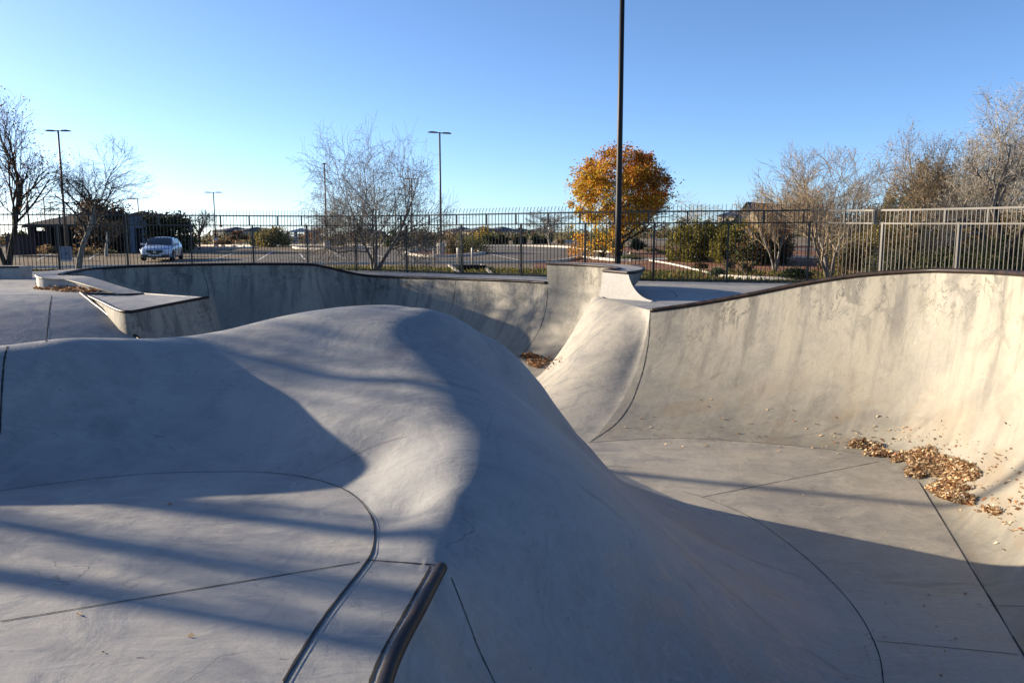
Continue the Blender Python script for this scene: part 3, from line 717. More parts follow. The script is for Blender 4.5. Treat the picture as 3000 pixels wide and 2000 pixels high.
# ================================================================== FENCE
M_iron = plain('bronze_black_iron', (.013, .012, .010), .40, .5, 0.0, .3, 3)
fcurve = catmull(np.hstack([FP, np.zeros((len(FP), 1))]), len(FP) * 60 - 59)   # 60 samples per bay
fence = empty('iron_fence', (float(FP[12][0]), float(FP[12][1]), 0), 'tall black iron picket fence with curved spear tips running behind the skate park', 'fence')
ZM, ZT = 1.93, 2.31
def fdz(p): return float(np.interp(p[0], [9.4, 10.8, 11.6, 12.2, 13.2], [0, -.06, -.11, -.15, -.18])) if p[1] > 5 else -.18
def fz(p): return zdeck(p[0]) - .04
def frame(i0, t):
    u = (i0 + t) * 60; i = int(min(u, len(fcurve) - 2)); f = u - i; p = fcurve[i] * (1 - f) + fcurve[i + 1] * f; d = fcurve[min(i + 1, len(fcurve) - 1)] - fcurve[max(i - 1, 0)]; d = d[:2] / np.linalg.norm(d[:2])
    return p[:2], d, np.array([-d[1], d[0]])            # point, along, outward
nb = 20; PICK = []
for b in range(0, nb):
    p, d, n = frame(b, 0.0)
    if b:
        mb = MB(); ang = math.atan2(d[1], d[0]); z0 = fz(p); zm_ = ZM + fdz(p); mb.box((p[0], p[1], (z0 - .1 + zm_) / 2), (.066, .066, zm_ - z0 + .1), ang); mb.box((p[0], p[1], zm_ + .033), (.074, .074, .012), ang)
        mb.build('post', M_iron, fence)
    # rails of this bay
    pts = [frame(b, t)[0] for t in (0, .25, .5, .75, 1.0)]
    for nm, z, hh, ww in (('top_rail', ZT, .05, .045), ('middle_rail', ZM, .042, .042), ('bottom_rail', None, .038, .038)):
        mb = MB()
        for a, c in zip(pts[:-1], pts[1:]):
            za = z + fdz(a) if z else fz(a) + .10; zc = z + fdz(c) if z else fz(c) + .10
            mb.beam((a[0], a[1], za), (c[0], c[1], zc), ww, hh)
        mb.build(nm, M_iron, fence)
    for k in range(18):
        t = (k + .7) / 18.4; p, d, n = frame(b, t); z0 = fz(p) + .06; zt_ = ZT + fdz(p); mb = MB()
        mb.box((p[0], p[1], (z0 + zt_ + .02) / 2), (.019, .019, zt_ + .02 - z0), math.atan2(d[1], d[0]))
        q = [(p[0] + n[0] * a, p[1] + n[1] * a, zt_ + h) for a, h in ((0, .02), (.012, .09), (.045, .16), (.10, .225))]
        for s0, s1 in zip(q[:-1], q[1:]): mb.beam(s0, s1, .014, .014)
        vis = abs(p[0] / max(p[1], .1)) < .655
        PICK.append((p[1] if vis and p[1] > 0 else 999, mb))
PICK.sort(key=lambda t: t[0])
for _, mb in PICK[:100]: mb.build('picket', M_iron, fence)
rest = MB()
for _, mb in PICK[100:]: rest.add(mb.v, mb.f)
rest.build('pickets', M_iron, fence)['kind'] = 'stuff'
UP = [20, 105, 197, 297, 385, 480, 570, 659, 742, 823, 893, 963, 1032, 1105, 1180, 1262, 1340, 1428, 1511, 1607, 1697, 1800, 1895, 2008, 2112, 2232, 2345, 2460, 2548, 2651, 2753, 2876, 2990]
fpx = (fcurve[:, 0] / fcurve[:, 1]) * F / 1.003 + CX
for px in UP:
    c = np.where((fpx[:-1] <= px) & (fpx[1:] > px) & (fcurve[:-1, 1] > 10))[0]
    if not len(c): continue
    i = c[0]; p = fcurve[i][:2]; d = fcurve[i + 1] - fcurve[i]; mb = MB(); mb.box((p[0], p[1], (ZM + ZT) / 2 + fdz(p)), (.05, .05, ZT - ZM - .04), math.atan2(d[1], d[0])); mb.build('short_post', M_iron, fence)

# ================================================================== POLES AND LAMPS
M_pole = plain('black_pole_paint', (.006, .007, .009), .5, .25, 0, .2, 2)
M_grey = plain('weathered_lamp_paint', (.07, .06, .05), .5, .4, 0, .2, 2)
M_lens = plain('lamp_lens', (.5, .5, .48), .3, .5, 0, .05, 2)
p = gY(1807, 26.0); zb = zdeck(p[0])
fp = empty('light_pole', (p[0], p[1], zb), 'very tall black pole between the corner pocket and the fence, beside the golden tree', 'pole')
mb = MB(); mb.lathe((p[0], p[1], zb), [(.105, 0), (.10, 2.2), (.092, 4.5), (.07, 12.0)], 16); mb.build('pole', M_pole, fp, True)
mb = MB(); mb.lathe((p[0], p[1], zb - .02), [(.20, 0), (.20, .05), (.17, .09), (.12, .11)], 16); mb.build('base_plate', M_pole, fp)
mb = MB(); mb.box((p[0], p[1] - .12, zb + .75), (.10, .04, .22)); mb.build('hand_hole_cover', M_pole, fp)
mb = MB(); mb.beam((p[0] - 1.2, p[1], zb + 11.9), (p[0] + 1.2, p[1], zb + 11.9), .09, .09); mb.build('cross_arm', M_pole, fp)
for sx in (-1, 1):
    mb = MB(); mb.box((p[0] + sx * 1.0, p[1], zb + 11.75), (.6, .45, .18)); mb.build('lamp_head', M_pole, fp)

def lamp(px, ytop, ybase, Y, kind, label, yaw=0.0, wide=1.0, base=True):
    d = at(px, ytop, Y)[0]; zt = at(px, ytop, Y)[2]; zb = at(px, ybase, Y)[2] if ybase else P(d, Y)
    e = empty('street_lamp', (d, Y, zb), label, 'street lamp', 'parking lot lamps')
    mb = MB(); mb.lathe((d, Y, zb), [(.085, .55 if base else 0), (.055, zt - zb)], 10); mb.build('pole', M_grey, e, True)
    if base: mb = MB(); mb.lathe((d, Y, zb - .2), [(.27, 0), (.27, .9), (.24, .93)], 14); mb.build('concrete_base', M_kerb, e)
    for s in {'double': (-1, 1), 'left': (-1,), 'end': (1,)}[kind]:
        a = np.array([math.cos(yaw), math.sin(yaw)]) * s
        mb = MB(); c0 = np.array([d, Y]) + a * .10; c1 = np.array([d, Y]) + a * (.62 * wide + .1)
        mb.beam((d, Y, zt - .03), (c0[0], c0[1], zt - .03), .06, .06)
        mb.build('arm', M_grey, e)
        mb = MB(); m = (c0 + c1) / 2
        L_ = .62 * wide; prof = [(-.5, .5, .03), (-.3, .95, .07), (.2, 1.0, .085), (.45, .7, .05), (.5, .4, .03)]
        rows = []
        n_ = np.array([-a[1], a[0]])
        for t, wd, hh in prof:
            q = m + a * t * L_; rows.append([(q[0] + n_[0] * .17 * wd, q[1] + n_[1] * .17 * wd, zt - .06), (q[0] + n_[0] * .13 * wd, q[1] + n_[1] * .13 * wd, zt - .06 + hh), (q[0] - n_[0] * .13 * wd, q[1] - n_[1] * .13 * wd, zt - .06 + hh), (q[0] - n_[0] * .17 * wd, q[1] - n_[1] * .17 * wd, zt - .06), (q[0] + n_[0] * .17 * wd, q[1] + n_[1] * .17 * wd, zt - .06)])
        mb.grid(np.array(rows)); h = mb.build('lamp_head', M_grey, e)
        mb = MB(); q = m - a * .05; mb.box((q[0], q[1], zt - .068), (.3, .2, .012), yaw); mb.build('lens', M_lens, h)
    return e
lamp(170, 382, 764, 52, 'double', 'tall double lamp beside the leftmost bare tree', 0.0, 1.15)
lamp(1288, 388, 744, 54, 'double', 'tall double lamp on the kerbed island right of the bare tree', .5, 1.2)
lamp(950, 480, 730, 66, 'end', 'lamp seen end on, left of the central bare tree', -1.4, .8)
lamp(625, 563, 718, 84, 'double', 'small distant double lamp against the white sky right of the car', 0.0, 1.4)
lamp(1205, 523, 722, 78, 'double', 'distant double lamp seen through the central bare tree', .3, 1.0)
lamp(403, 582, 722, 88, 'left', 'lamp with one arm to the left beside the low building', 0.0, 1.8)
lamp(76, 556, 726, 80, 'left', 'lamp with one arm close to the leftmost tree trunk', 0.0, 1.9)
lamp(127, 577, 722, 92, 'double', 'short double lamp left of the building roof', 0.0, 1.5, False)
lamp(330, 586, 722, 98, 'left', 'one armed lamp rising behind the round dark tree', 0.0, 1.6, False)
lamp(146, 593, 722, 104, 'end', 'thin lamp without visible arm left of the building', 1.4, .8, False)
lamp(238, 590, 722, 106, 'double', 'lamp top just above the ridge of the low building', .9, .9, False)
lamp(1157, 566, 722, 96, 'double', 'faint lamp in the middle of the central bare crown', .2, 1.0, False)

# slim posts by the culvert and the culvert itself
M_post = plain('galvanised_post', (.42, .41, .38), .5, .5, .3, .1, 3)
for px, yt, yb, Yb, lb in ((1271, 725, 774, 40.5, 'left of the drain opening'), (1341, 726, 774, 40.5, 'just left of the drain opening centre'), (1383, 726, 773, 40.6, 'at the right of the drain opening')):
    q = at(px, yb, Yb); zt = at(px, yt, Yb)[2]; mb = MB(); mb.lathe((q[0], q[1], q[2] - .1), [(.045, 0), (.045, zt - q[2] + .08), (.03, zt - q[2] + .11)], 10)
    prop(mb.build('marker_post', M_post, None, True, origin=tuple(q)), 'slim pale metal post ' + lb, 'post', 'posts by the drain')
M_walk = plain('grey_culvert_concrete', (.27, .255, .23), .9, .1, 0, .2, 4)
cu = at(1375, 790, 37.0)
cul = empty('culvert', (cu[0], cu[1], cu[2] - .3), 'concrete drain culvert with two sloping side walls cut into the grass bank', 'culvert')
for s, (a, b) in ((-1, ((1316, 775), (1350, 802))), (1, ((1411, 774), (1443, 803)))):
    A, B = at(*a, 39.5), at(*b, 33.2); mb = MB(); mb.beam(A - [0, 0, .06], B - [0, 0, .06], .14, .16); mb.build('wing_wall', M_walk, cul)
A, B = at(1318, 777, 39.6), at(1410, 777, 39.6); mb = MB(); mb.beam(A, B, .25, .10); mb.build('head_wall', M_walk, cul)
mb = MB(); A, B = at(1345, 792, 36.8), at(1425, 792, 36.8); mb.box(tuple((A + B) / 2 + [0, .1, .03]), (B[0] - A[0], .2, .42)); mb.build('opening', plain('dark_void', (.012, .010, .009), .9, .05), cul)

# electric box at the left lamp, low block at the far left
q = at(194, 765, 46); M_blue = plain('grey_blue_metal', (.10, .14, .21), .5, .4)
bx = empty('utility_box', tuple(q), 'small grey blue utility cabinet beside the tall double lamp', 'utility box')
mb = MB(); mb.box((q[0], q[1], q[2] + .42), (.52, .4, .84)); mb.build('cabinet', M_blue, bx, bevel=.015)
mb = MB(); mb.box((q[0], q[1], q[2] + .03), (.62, .5, .1)); mb.build('plinth', M_kerb, bx)
mb = MB(); mb.box((q[0] + .15, q[1] - .21, q[2] + .45), (.04, .03, .1)); mb.build('handle', M_pole, bx)
bl = at(-60, 806, 25.0); e_ = at(56, 806, 25.0)
blk = empty('concrete_block', (bl[0], bl[1], zdeck(bl[0])), 'low concrete block with a dark steel edge in front of the leftmost fence panels', 'skate ledge')
zt = at(56, 780, 25)[2]; z0 = zdeck(bl[0]) - .05
mb = MB(); mb.box(((bl[0] + e_[0]) / 2 - .6, 25.35, (z0 + zt) / 2), (e_[0] - bl[0] + 1.2, .7, zt - z0)); mb.build('block', M_deck, blk, bevel=.01)
mb = MB(); mb.box(((bl[0] + e_[0]) / 2 - .6, 25.01, zt - .025), (e_[0] - bl[0] + 1.2, .04, .06)); mb.build('steel_edge', M_steel, blk)
# ================================================================== PLANTS
def m_leaf(name, c, var=.25, trans=.35):
    k = N(name, .7, .2); f = k.noise(k.pos, 2.2, 3); g = k.noise(k.pos, 23, 2)
    cc = k.mix(k.ramp(f, .3, .7), tuple(x * (1 - var) for x in c), tuple(min(1, x * (1 + var)) for x in c)); cc = k.mix(k.ramp(g, .4, .7, 0, .4), cc, tuple(x * .6 for x in c)); k.col(cc)
    tr = k.n('ShaderNodeBsdfTranslucent'); k.link(cc, tr.inputs[0]); mx = k.n('ShaderNodeMixShader'); mx.inputs[0].default_value = trans
    out = k.t.nodes['Material Output']; k.link(k.b.outputs[0], mx.inputs[1]); k.link(tr.outputs[0], mx.inputs[2]); k.link(mx.outputs[0], out.inputs[0]); return k.m
def bark(name, c): return plain(name, c, .9, .1, 0, .3, 9, .01)
B_grey, B_dark, B_pale, B_tan = bark('grey_bark', (.21, .19, .165)), bark('dark_bark', (.05, .042, .035)), bark('pale_bark', (.36, .33, .28)), bark('tan_twig', (.28, .225, .16))

def mesh_np(name, V, Fq, mats, parent, mi=None, smooth=False):
    me = bpy.data.meshes.new(name); V = np.asarray(V, np.float32); Fq = np.asarray(Fq, np.int32); off = np.array(parent_world(parent), np.float32) if parent else np.zeros(3, np.float32)
    k = Fq.shape[1]; me.vertices.add(len(V)); me.vertices.foreach_set('co', (V - off).ravel()); me.loops.add(Fq.size); me.loops.foreach_set('vertex_index', Fq.ravel())
    me.polygons.add(len(Fq)); me.polygons.foreach_set('loop_start', np.arange(0, Fq.size, k, dtype=np.int32))
    mats = mats if isinstance(mats, (list, tuple)) else [mats]
    for m in mats: me.materials.append(m)
    if mi is not None: me.polygons.foreach_set('material_index', np.asarray(mi, np.int32))
    if smooth: me.polygons.foreach_set('use_smooth', np.ones(len(Fq), bool))
    me.update(calc_edges=True); me.validate(); o = bpy.data.objects.new(name, me); COL.objects.link(o)
    if parent: o.parent = parent
    return o
def tubes_np(segs, n=3):
    """segs: array (k, 8) p0 p1 r0 r1 -> verts, quads"""
    S = np.asarray(segs); k = len(S); p0, p1 = S[:, :3], S[:, 3:6]; d = p1 - p0; d /= np.linalg.norm(d, axis=1)[:, None] + 1e-9
    ref = np.where(np.abs(d[:, 2:3]) < .9, [[0, 0, 1.0]], [[1.0, 0, 0]]); a = np.cross(d, ref); a /= np.linalg.norm(a, axis=1)[:, None] + 1e-9; b = np.cross(d, a)
    V = np.zeros((k, 2, n, 3))
    for j in range(n):
        t = 2 * math.pi * j / n; o = a * math.cos(t) + b * math.sin(t); V[:, 0, j] = p0 + o * S[:, 6:7]; V[:, 1, j] = p1 + o * S[:, 7:8]
    base = (np.arange(k) * 2 * n)[:, None]; q = np.array([[j, (j + 1) % n, n + (j + 1) % n, n + j] for j in range(n)])
    return V.reshape(-1, 3), (base[:, :, None] + q[None]).reshape(-1, 4)
def leaves_np(C, size, rng, flat=0.0):
    """a bent leaf quad at every centre"""
    k = len(C); a = rng.normal(size=(k, 3)); a[:, 2] *= (1 - flat); a /= np.linalg.norm(a, axis=1)[:, None]; b = rng.normal(size=(k, 3)); b -= a * (a * b).sum(1)[:, None]; b[:, 2] *= (1 - flat); b /= np.linalg.norm(b, axis=1)[:, None] + 1e-9
    s = (size * rng.uniform(.6, 1.35, k))[:, None]; V = np.stack([C - a * s * .6, C - b * s * .34, C + a * s * .7, C + b * s * .34], axis=1)
    return V.reshape(-1, 3), np.arange(4 * k).reshape(k, 4)

def grow(rng, levels, L0, n_stems, spread, up, kids, ratio, wander, r0, seg=4, droop=0.0, first=.45, trunk_h=0.0, lean_k=1.0):
    """returns list of segments by level: unit-less skeleton rooted at the origin"""
    trunk, twigs, tips = [], [], []
    def rec(p, d, L, r, lv):
        pts = [p]; n = seg if lv < levels else max(2, seg - 1)
        for i in range(n):
            d = d + rng.normal(size=3) * wander * (1 + .25 * lv); d[2] += (up if lv < levels - 1 else up * .4) - droop * (lv / levels) * (i / n); d /= np.linalg.norm(d)
            p2 = p + d * L / n; ra = r * (1 - .55 * i / n); rb = r * (1 - .55 * (i + 1) / n)
            (trunk if lv == 0 else twigs).append((*p, *p2, ra, rb)); p = p2; pts.append(p)
        if lv >= levels: tips.append(p); return
        nk = kids[lv]
        for k in range(nk):
            t = first + (1 - first) * (k + rng.uniform(.2, .8)) / nk if lv == 0 else .18 + .82 * (k + rng.uniform(.1, .9)) / nk
            x = t * n; i = min(int(x), n - 1); q = pts[i] + (pts[i + 1] - pts[i]) * (x - i)
            dd = pts[i + 1] - pts[i]; dd /= np.linalg.norm(dd); side = rng.normal(size=3); side -= dd * (side @ dd); side /= np.linalg.norm(side)
            an = rng.uniform(.35, 1.0) * spread; nd = dd * math.cos(an) + side * math.sin(an)
            rec(q, nd, L * ratio * rng.uniform(.7, 1.2) * (1.15 - .5 * t if lv else 1.0), r * (1 - .55 * t) * .62, lv + 1)
    for s in range(n_stems):
        a = 2 * math.pi * (s + rng.uniform(0, .6)) / n_stems; lean = .10 if n_stems == 1 else rng.uniform(.25, .5) * lean_k
        rec(np.zeros(3), np.array([math.cos(a) * lean, math.sin(a) * lean, 1.0]), L0 * rng.uniform(.85, 1.1), r0 * (1 if s == 0 else .75), 0)
    return np.array(trunk), np.array(twigs), np.array(tips)

def fit(parts, w, h, z_only=False):
    A = np.vstack([np.vstack([p[:, :3], p[:, 3:6]]) if p.shape[1] == 8 else p for p in parts if len(p)]); lo = np.percentile(A, .25, axis=0); hi = np.percentile(A, 99.85, axis=0)
    sx = w / (hi[0] - lo[0]); sz = h / hi[2]; sc = np.array([sx, sx, sz])
    for p in parts:
        if not len(p): continue
        p[:, :3] *= sc
        if p.shape[1] == 8: p[:, 3:6] *= sc
    return lo * sc, hi * sc

def tree(px, base_py, Y, top_py, wpx, label, seed, mat, name='bare_tree', cat='tree', group=None, leaf=None, leaf_n=0, leaf_s=.08, x_shift=0.0, cx=None, twig_mat=None, rmin=.004, **g):
    rng = np.random.default_rng(seed); b = at(px, base_py, Y); H = at(px, top_py, Y)[2] - b[2]; W = wpx / F * Y
    tr, tw, tips = grow(rng, **g); fit([tr, tw, tips], W, H)
    for a in (tr, tw):
        a[:, :3] += b; a[:, 3:6] += b; a[:, 6:] = np.maximum(a[:, 6:], rmin)
        for o in (0, 3): a[:, o] += x_shift * (a[:, o + 2] - b[2]) / H
    if cx is not None:
        q = tw[:, 3]; mid = .5 * (np.percentile(q, 1) + np.percentile(q, 99)); x_shift2 = (cx - CX) / F * Y - mid
        for a in (tr, tw):
            for o in (0, 3): a[:, o] += x_shift2 * np.clip((a[:, o + 2] - b[2]) / (H * .55), 0, 1)
        tips = tips.copy(); tips[:, 0] += x_shift2 * np.clip(tips[:, 2] / (H * .55), 0, 1)
    tips = tips + b; tips[:, 0] += x_shift * (tips[:, 2] - b[2]) / H
    tr[tr[:, 2] <= b[2] + .01, 2] -= .25
    e = empty(name, tuple(b), label, cat, group)
    V, Q = tubes_np(tr, 8); mesh_np('trunk', V, Q, mat, e, smooth=True)
    V, Q = tubes_np(tw, 3); cr = mesh_np('crown', V, Q, twig_mat or mat, e)
    if leaf:
        mats, prob = leaf; idx = rng.integers(0, len(tips), leaf_n); C = tips[idx] + rng.normal(size=(leaf_n, 3)) * leaf_s * 1.6
        V, Q = leaves_np(C, leaf_s, rng); mi = prob(C, b, W, H, rng); mesh_np('leaves', V, Q, mats, cr, mi)
    return e

L_rust, L_gold, L_yel, L_brown = m_leaf('rust_leaf', (.33, .105, .02)), m_leaf('gold_leaf', (.46, .19, .022)), m_leaf('yellow_leaf', (.56, .36, .035)), m_leaf('dry_brown_leaf', (.15, .075, .03))
L_green, L_olive, L_dark, L_sage, L_straw, L_ygreen = m_leaf('green_leaf', (.055, .085, .025)), m_leaf('olive_leaf', (.10, .095, .03)), m_leaf('dark_leaf', (.022, .026, .014), .3, .1), m_leaf('sage_leaf', (.15, .16, .10)), m_leaf('straw_leaf', (.30, .23, .12)), m_leaf('yellow_green_leaf', (.16, .14, .025))

BARE = dict(levels=4, L0=2.2, n_stems=1, spread=.95, up=.05, kids=[7, 7, 6, 5], ratio=.72, wander=.10, r0=.13, seg=5, droop=.0, first=.35)
# far left tree that still holds brown leaves
def p_brown(C, b, W, H, rng): return np.where(rng.random(len(C)) < .55, 0, np.where(rng.random(len(C)) < .6, 1, 2))
tree(22, 782, 31.6, 268, 330, 'tall bare tree at the left edge still holding brown and orange leaves', 11, B_dark, leaf=([L_brown, L_rust, L_dark], p_brown), leaf_n=2300, leaf_s=.065, **{**BARE, 'L0': 3.2, 'kids': [9, 6, 5, 3], 'spread': .85, 'up': .08, 'n_stems': 2, 'first': .3})
tree(226, 786, 32.5, 392, 330, 'leafless tree with a pale trunk just left of the white car', 5, B_grey, twig_mat=B_dark, cx=255, **{**BARE, 'L0': 2.3, 'first': .5, 'kids': [8, 7, 6, 5], 'spread': 1.05})
tree(1095, 800, 33.4, 372, 470, 'wide leafless tree with several pale trunks in the middle behind the fence', 21, B_grey, twig_mat=B_grey, rmin=.0042, cx=1118, lean_k=1.5, **{**BARE, 'n_stems': 4, 'L0': 2.0, 'kids': [7, 7, 6, 4], 'spread': 1.25, 'up': .015, 'droop': .05, 'ratio': .80, 'r0': .10, 'first': .3, 'wander': .12})
tree(2430, 828, 28.0, 425, 390, 'leafless vase shaped tree behind the fence right of the tan house', 31, B_grey, twig_mat=B_tan, leaf=([L_straw, L_rust, L_gold], p_brown), leaf_n=700, leaf_s=.05, cx=2408, **{**BARE, 'n_stems': 4, 'L0': 2.6, 'kids': [8, 7, 5, 4], 'spread': .62, 'up': .11, 'ratio': .66, 'r0': .085, 'first': .3})
tree(2270, 800, 33.0, 490, 210, 'small leafless tree with a few yellow leaves left of the vase shaped tree', 33, B_grey, twig_mat=B_tan, leaf=([L_gold, L_yel, L_straw], p_brown), leaf_n=700, leaf_s=.06, **{**BARE, 'n_stems': 3, 'L0': 2.3, 'kids': [7, 6, 5, 3], 'spread': .6, 'up': .10, 'ratio': .66, 'r0': .06})
tree(2690, 800, 32.5, 380, 330, 'pale feathery bare tree left of the tallest tree on the right', 41, B_pale, twig_mat=B_tan, leaf=([L_straw, L_sage, L_straw], p_brown), leaf_n=2400, leaf_s=.05, cx=2668, **{**BARE, 'n_stems': 3, 'L0': 2.5, 'kids': [7, 7, 6, 5], 'spread': .85, 'up': .07, 'wander': .17, 'first': .35})
tree(2890, 800, 30.0, 278, 400, 'tallest pale feathery bare tree at the right edge of the photo', 43, B_pale, twig_mat=B_pale, leaf=([L_straw, L_sage, L_straw], p_brown), leaf_n=2600, leaf_s=.05, **{**BARE, 'n_stems': 3, 'L0': 2.9, 'kids': [7, 7, 6, 5], 'spread': .85, 'up': .08, 'wander': .17, 'first': .4})
tree(2935, 802, 24.5, 300, 430, 'crooked dark forked tree close behind the fence at the right edge', 47, B_dark, twig_mat=B_grey, leaf=([L_straw, L_sage, L_olive], p_brown), leaf_n=1500, leaf_s=.045, x_shift=.5, **{**BARE, 'n_stems': 3, 'L0': 2.3, 'kids': [5, 6, 6, 5], 'spread': 1.1, 'up': .03, 'wander': .24, 'r0': .16, 'first': .45})
tree(3120, 805, 27.0, 290, 420, 'pale bare tree partly cut by the right edge', 48, B_pale, twig_mat=B_pale, **{**BARE, 'n_stems': 3, 'L0': 2.7, 'kids': [6, 6, 6, 4], 'wander': .17})
tree(1612, 722, 66.0, 612, 150, 'small distant leafless tree left of the golden tree', 51, B_grey, twig_mat=B_grey, rmin=.008, **{**BARE, 'L0': 2.4, 'kids': [8, 6, 5, 4], 'spread': .8, 'up': .07})
tree(2005, 735, 62.0, 565, 170, 'hazy pale leafless tree behind the shrubs right of the golden tree', 53, B_pale, twig_mat=B_pale, rmin=.007, **{**BARE, 'L0': 2.6, 'kids': [7, 6, 5, 4], 'up': .08})
tree(585, 722, 84.0, 610, 90, 'tiny leafless tree beside the dark evergreen block', 55, B_dark, rmin=.01, **{**BARE, 'kids': [8, 5, 5, 4], 'up': .08, 'spread': .7})
tree(310, 748, 58.0, 640, 120, 'thin pale stemmed young tree in front of the low building', 57, B_pale, twig_mat=B_dark, rmin=.006, **{**BARE, 'kids': [8, 5, 5, 3], 'up': .05})
tree(1000, 722, 82.0, 612, 120, 'distant leafless tree behind the central bare tree', 58, B_grey, rmin=.01, **{**BARE, 'kids': [7, 5, 5, 4]})

# golden autumn tree
def autumn():
    Y = 46.0; px = 1812; rng = np.random.default_rng(3); b = at(px, 764, Y); top = at(px, 432, Y)[2]; bot = at(px, 690, Y)[2]; H = top - b[2]; W = 306 / F * Y
    e = empty('autumn_tree', tuple(b), 'round golden and orange autumn tree behind the tall black pole', 'tree')
    tr, tw, tips = grow(rng, **{**BARE, 'kids': [9, 6, 5, 4], 'L0': 2.4, 'spread': .85, 'up': .08, 'first': .3, 'r0': .15}); fit([tr, tw, tips], W * .86, H * .95)
    for a in (tr, tw): a[:, :3] += b; a[:, 3:6] += b; a[:, 6:] = np.maximum(a[:, 6:], .007)
    tr[tr[:, 2] <= b[2] + .01, 2] -= .3
    V, Q = tubes_np(tr, 8); mesh_np('trunk', V, Q, B_dark, e, smooth=True); V, Q = tubes_np(tw, 3); cr = mesh_np('crown', V, Q, B_dark, e)
    # leaf clumps inside an uneven envelope
    zc = (top + bot) / 2 + .15; C = []
    cl = []
    while len(cl) < 265:
        v = rng.normal(size=3); v /= np.linalg.norm(v); r = rng.uniform(.35, 1.0) ** .5
        prof = 1.0 - .10 * max(0, v[2]) + (.06 if v[2] < 0 else 0); cl.append(np.array([v[0] * r * W / 2 * prof * .93, v[1] * r * W / 2 * .95, v[2] * r * (top - bot) / 2 * .95]))
    for c in cl:
        n = rng.integers(70, 150); C.append(c + rng.normal(size=(n, 3)) * np.array([.23, .23, .19]) * rng.uniform(.6, 1.3))
    # hanging skirt on the left
    for _ in range(40):
        c = np.array([rng.uniform(-.46, .1) * W, rng.uniform(-.3, .3) * W, -(top - bot) / 2 - rng.uniform(-.3, 1.3)]); C.append(c + rng.normal(size=(34, 3)) * .16)
    C = np.vstack(C) + np.array([b[0], b[1], zc]); V, Q = leaves_np(C, .115, rng)
    u = (C[:, 0] - b[0]) / (W / 2); v = (C[:, 2] - zc) / ((top - bot) / 2); n1 = np.sin(C[:, 0] * 2.3 + 1) * np.sin(C[:, 2] * 2.9 + C[:, 1] * 1.7)
    t = .20 + .42 * v + .34 * u + .30 * n1 + rng.normal(size=len(C)) * .35
    mi = np.where(t > .62, 0, np.where(t > .16, 1, np.where(t > -.5, 2, 3))); mi[(v < -1.0) & (mi == 3)] = 1; mi[rng.random(len(C)) < .04] = 3
    mesh_np('leaves', V, Q, [L_rust, L_gold, L_yel, L_ygreen], cr, mi)
autumn()

def shrub(px, base_py, wpx, hpx, label, leaf, seed, n=1500, ls=.07, name='shrub', cat='shrub', group=None, Y=None, clumps=14, shape='dome', stems=B_grey, depth=.9, dens=.3):
    rng = np.random.default_rng(seed); n = int(n * (1.7 if px > 1950 else 1.35)); ls = ls * (1.5 if px > 1950 else 1.3)
    b = gp(px, base_py) if Y is None else at(px, base_py, Y); Y = b[1]; W = wpx / F * Y; H = hpx / F * Y
    e = empty(name, tuple(b), label, cat, group); C = []
    for i in range(clumps):
        if shape == 'dome': v = rng.normal(size=3); v /= np.linalg.norm(v); v[2] = abs(v[2]); c = np.array([v[0] * W * .38, v[1] * W * .38 * depth, v[2] * H * .72 + H * .08]) * np.array([1, 1, rng.uniform(.3, 1.0)]); sg = np.array([W * .11, W * .11, H * .11])
        elif shape == 'box': c = np.array([rng.uniform(-.4, .4) * W, rng.uniform(-.4, .4) * W * depth, rng.uniform(.1, .88) * H]); sg = np.array([W * .09, W * .09, H * .09])
        elif shape == 'full': a = rng.uniform(0, 6.28); r = rng.uniform(0, 1) ** .5 * .5 * W; zt_ = rng.uniform(.08, 1.0) * (1 - .35 * (r / (.5 * W)) ** 2) * rng.uniform(.8, 1.0); c = np.array([math.cos(a) * r, math.sin(a) * r * depth, zt_ * H * .95]); sg = np.array([W * .035, W * .035, H * .07])
        else:                                        # upright wispy stems
            a = rng.uniform(0, 6.28); r = rng.uniform(0, .36) * W; c = np.array([math.cos(a) * r, math.sin(a) * r * depth, rng.uniform(.15, .72) * H]); sg = np.array([W * .05, W * .05, H * .15])
        C.append(c + rng.normal(size=(max(8, n // clumps), 3)) * sg)
    C = np.vstack(C); C[:, 2] = np.abs(C[:, 2]) + .02; C = C[C[:, 2] < H * 1.06] + b
    mats = leaf if isinstance(leaf, list) else [leaf]; V, Q = leaves_np(C, ls, rng); h = (C[:, 2] - b[2]) / H
    mi = np.minimum(len(mats) - 1, (rng.random(len(C)) * len(mats)).astype(int)); mesh_np('foliage', V, Q, mats, e, mi)
    S = []
    for i in range(10):
        a = rng.uniform(0, 6.28); t = b + np.array([math.cos(a) * W * .3, math.sin(a) * W * .3 * depth, H * rng.uniform(.5, .9)]); m = b + (t - b) * .5 + rng.normal(size=3) * W * .04
        S += [(*(b - [0, 0, .1]), *m, .02, .014), (*m, *t, .014, .006)]
    V, Q = tubes_np(S, 4); mesh_np('stem', V, Q, stems, e); return e

D3 = [L_dark, L_dark, L_green]; O3 = [L_olive, L_ygreen, L_green]; SG = [L_sage, L_straw, L_olive]
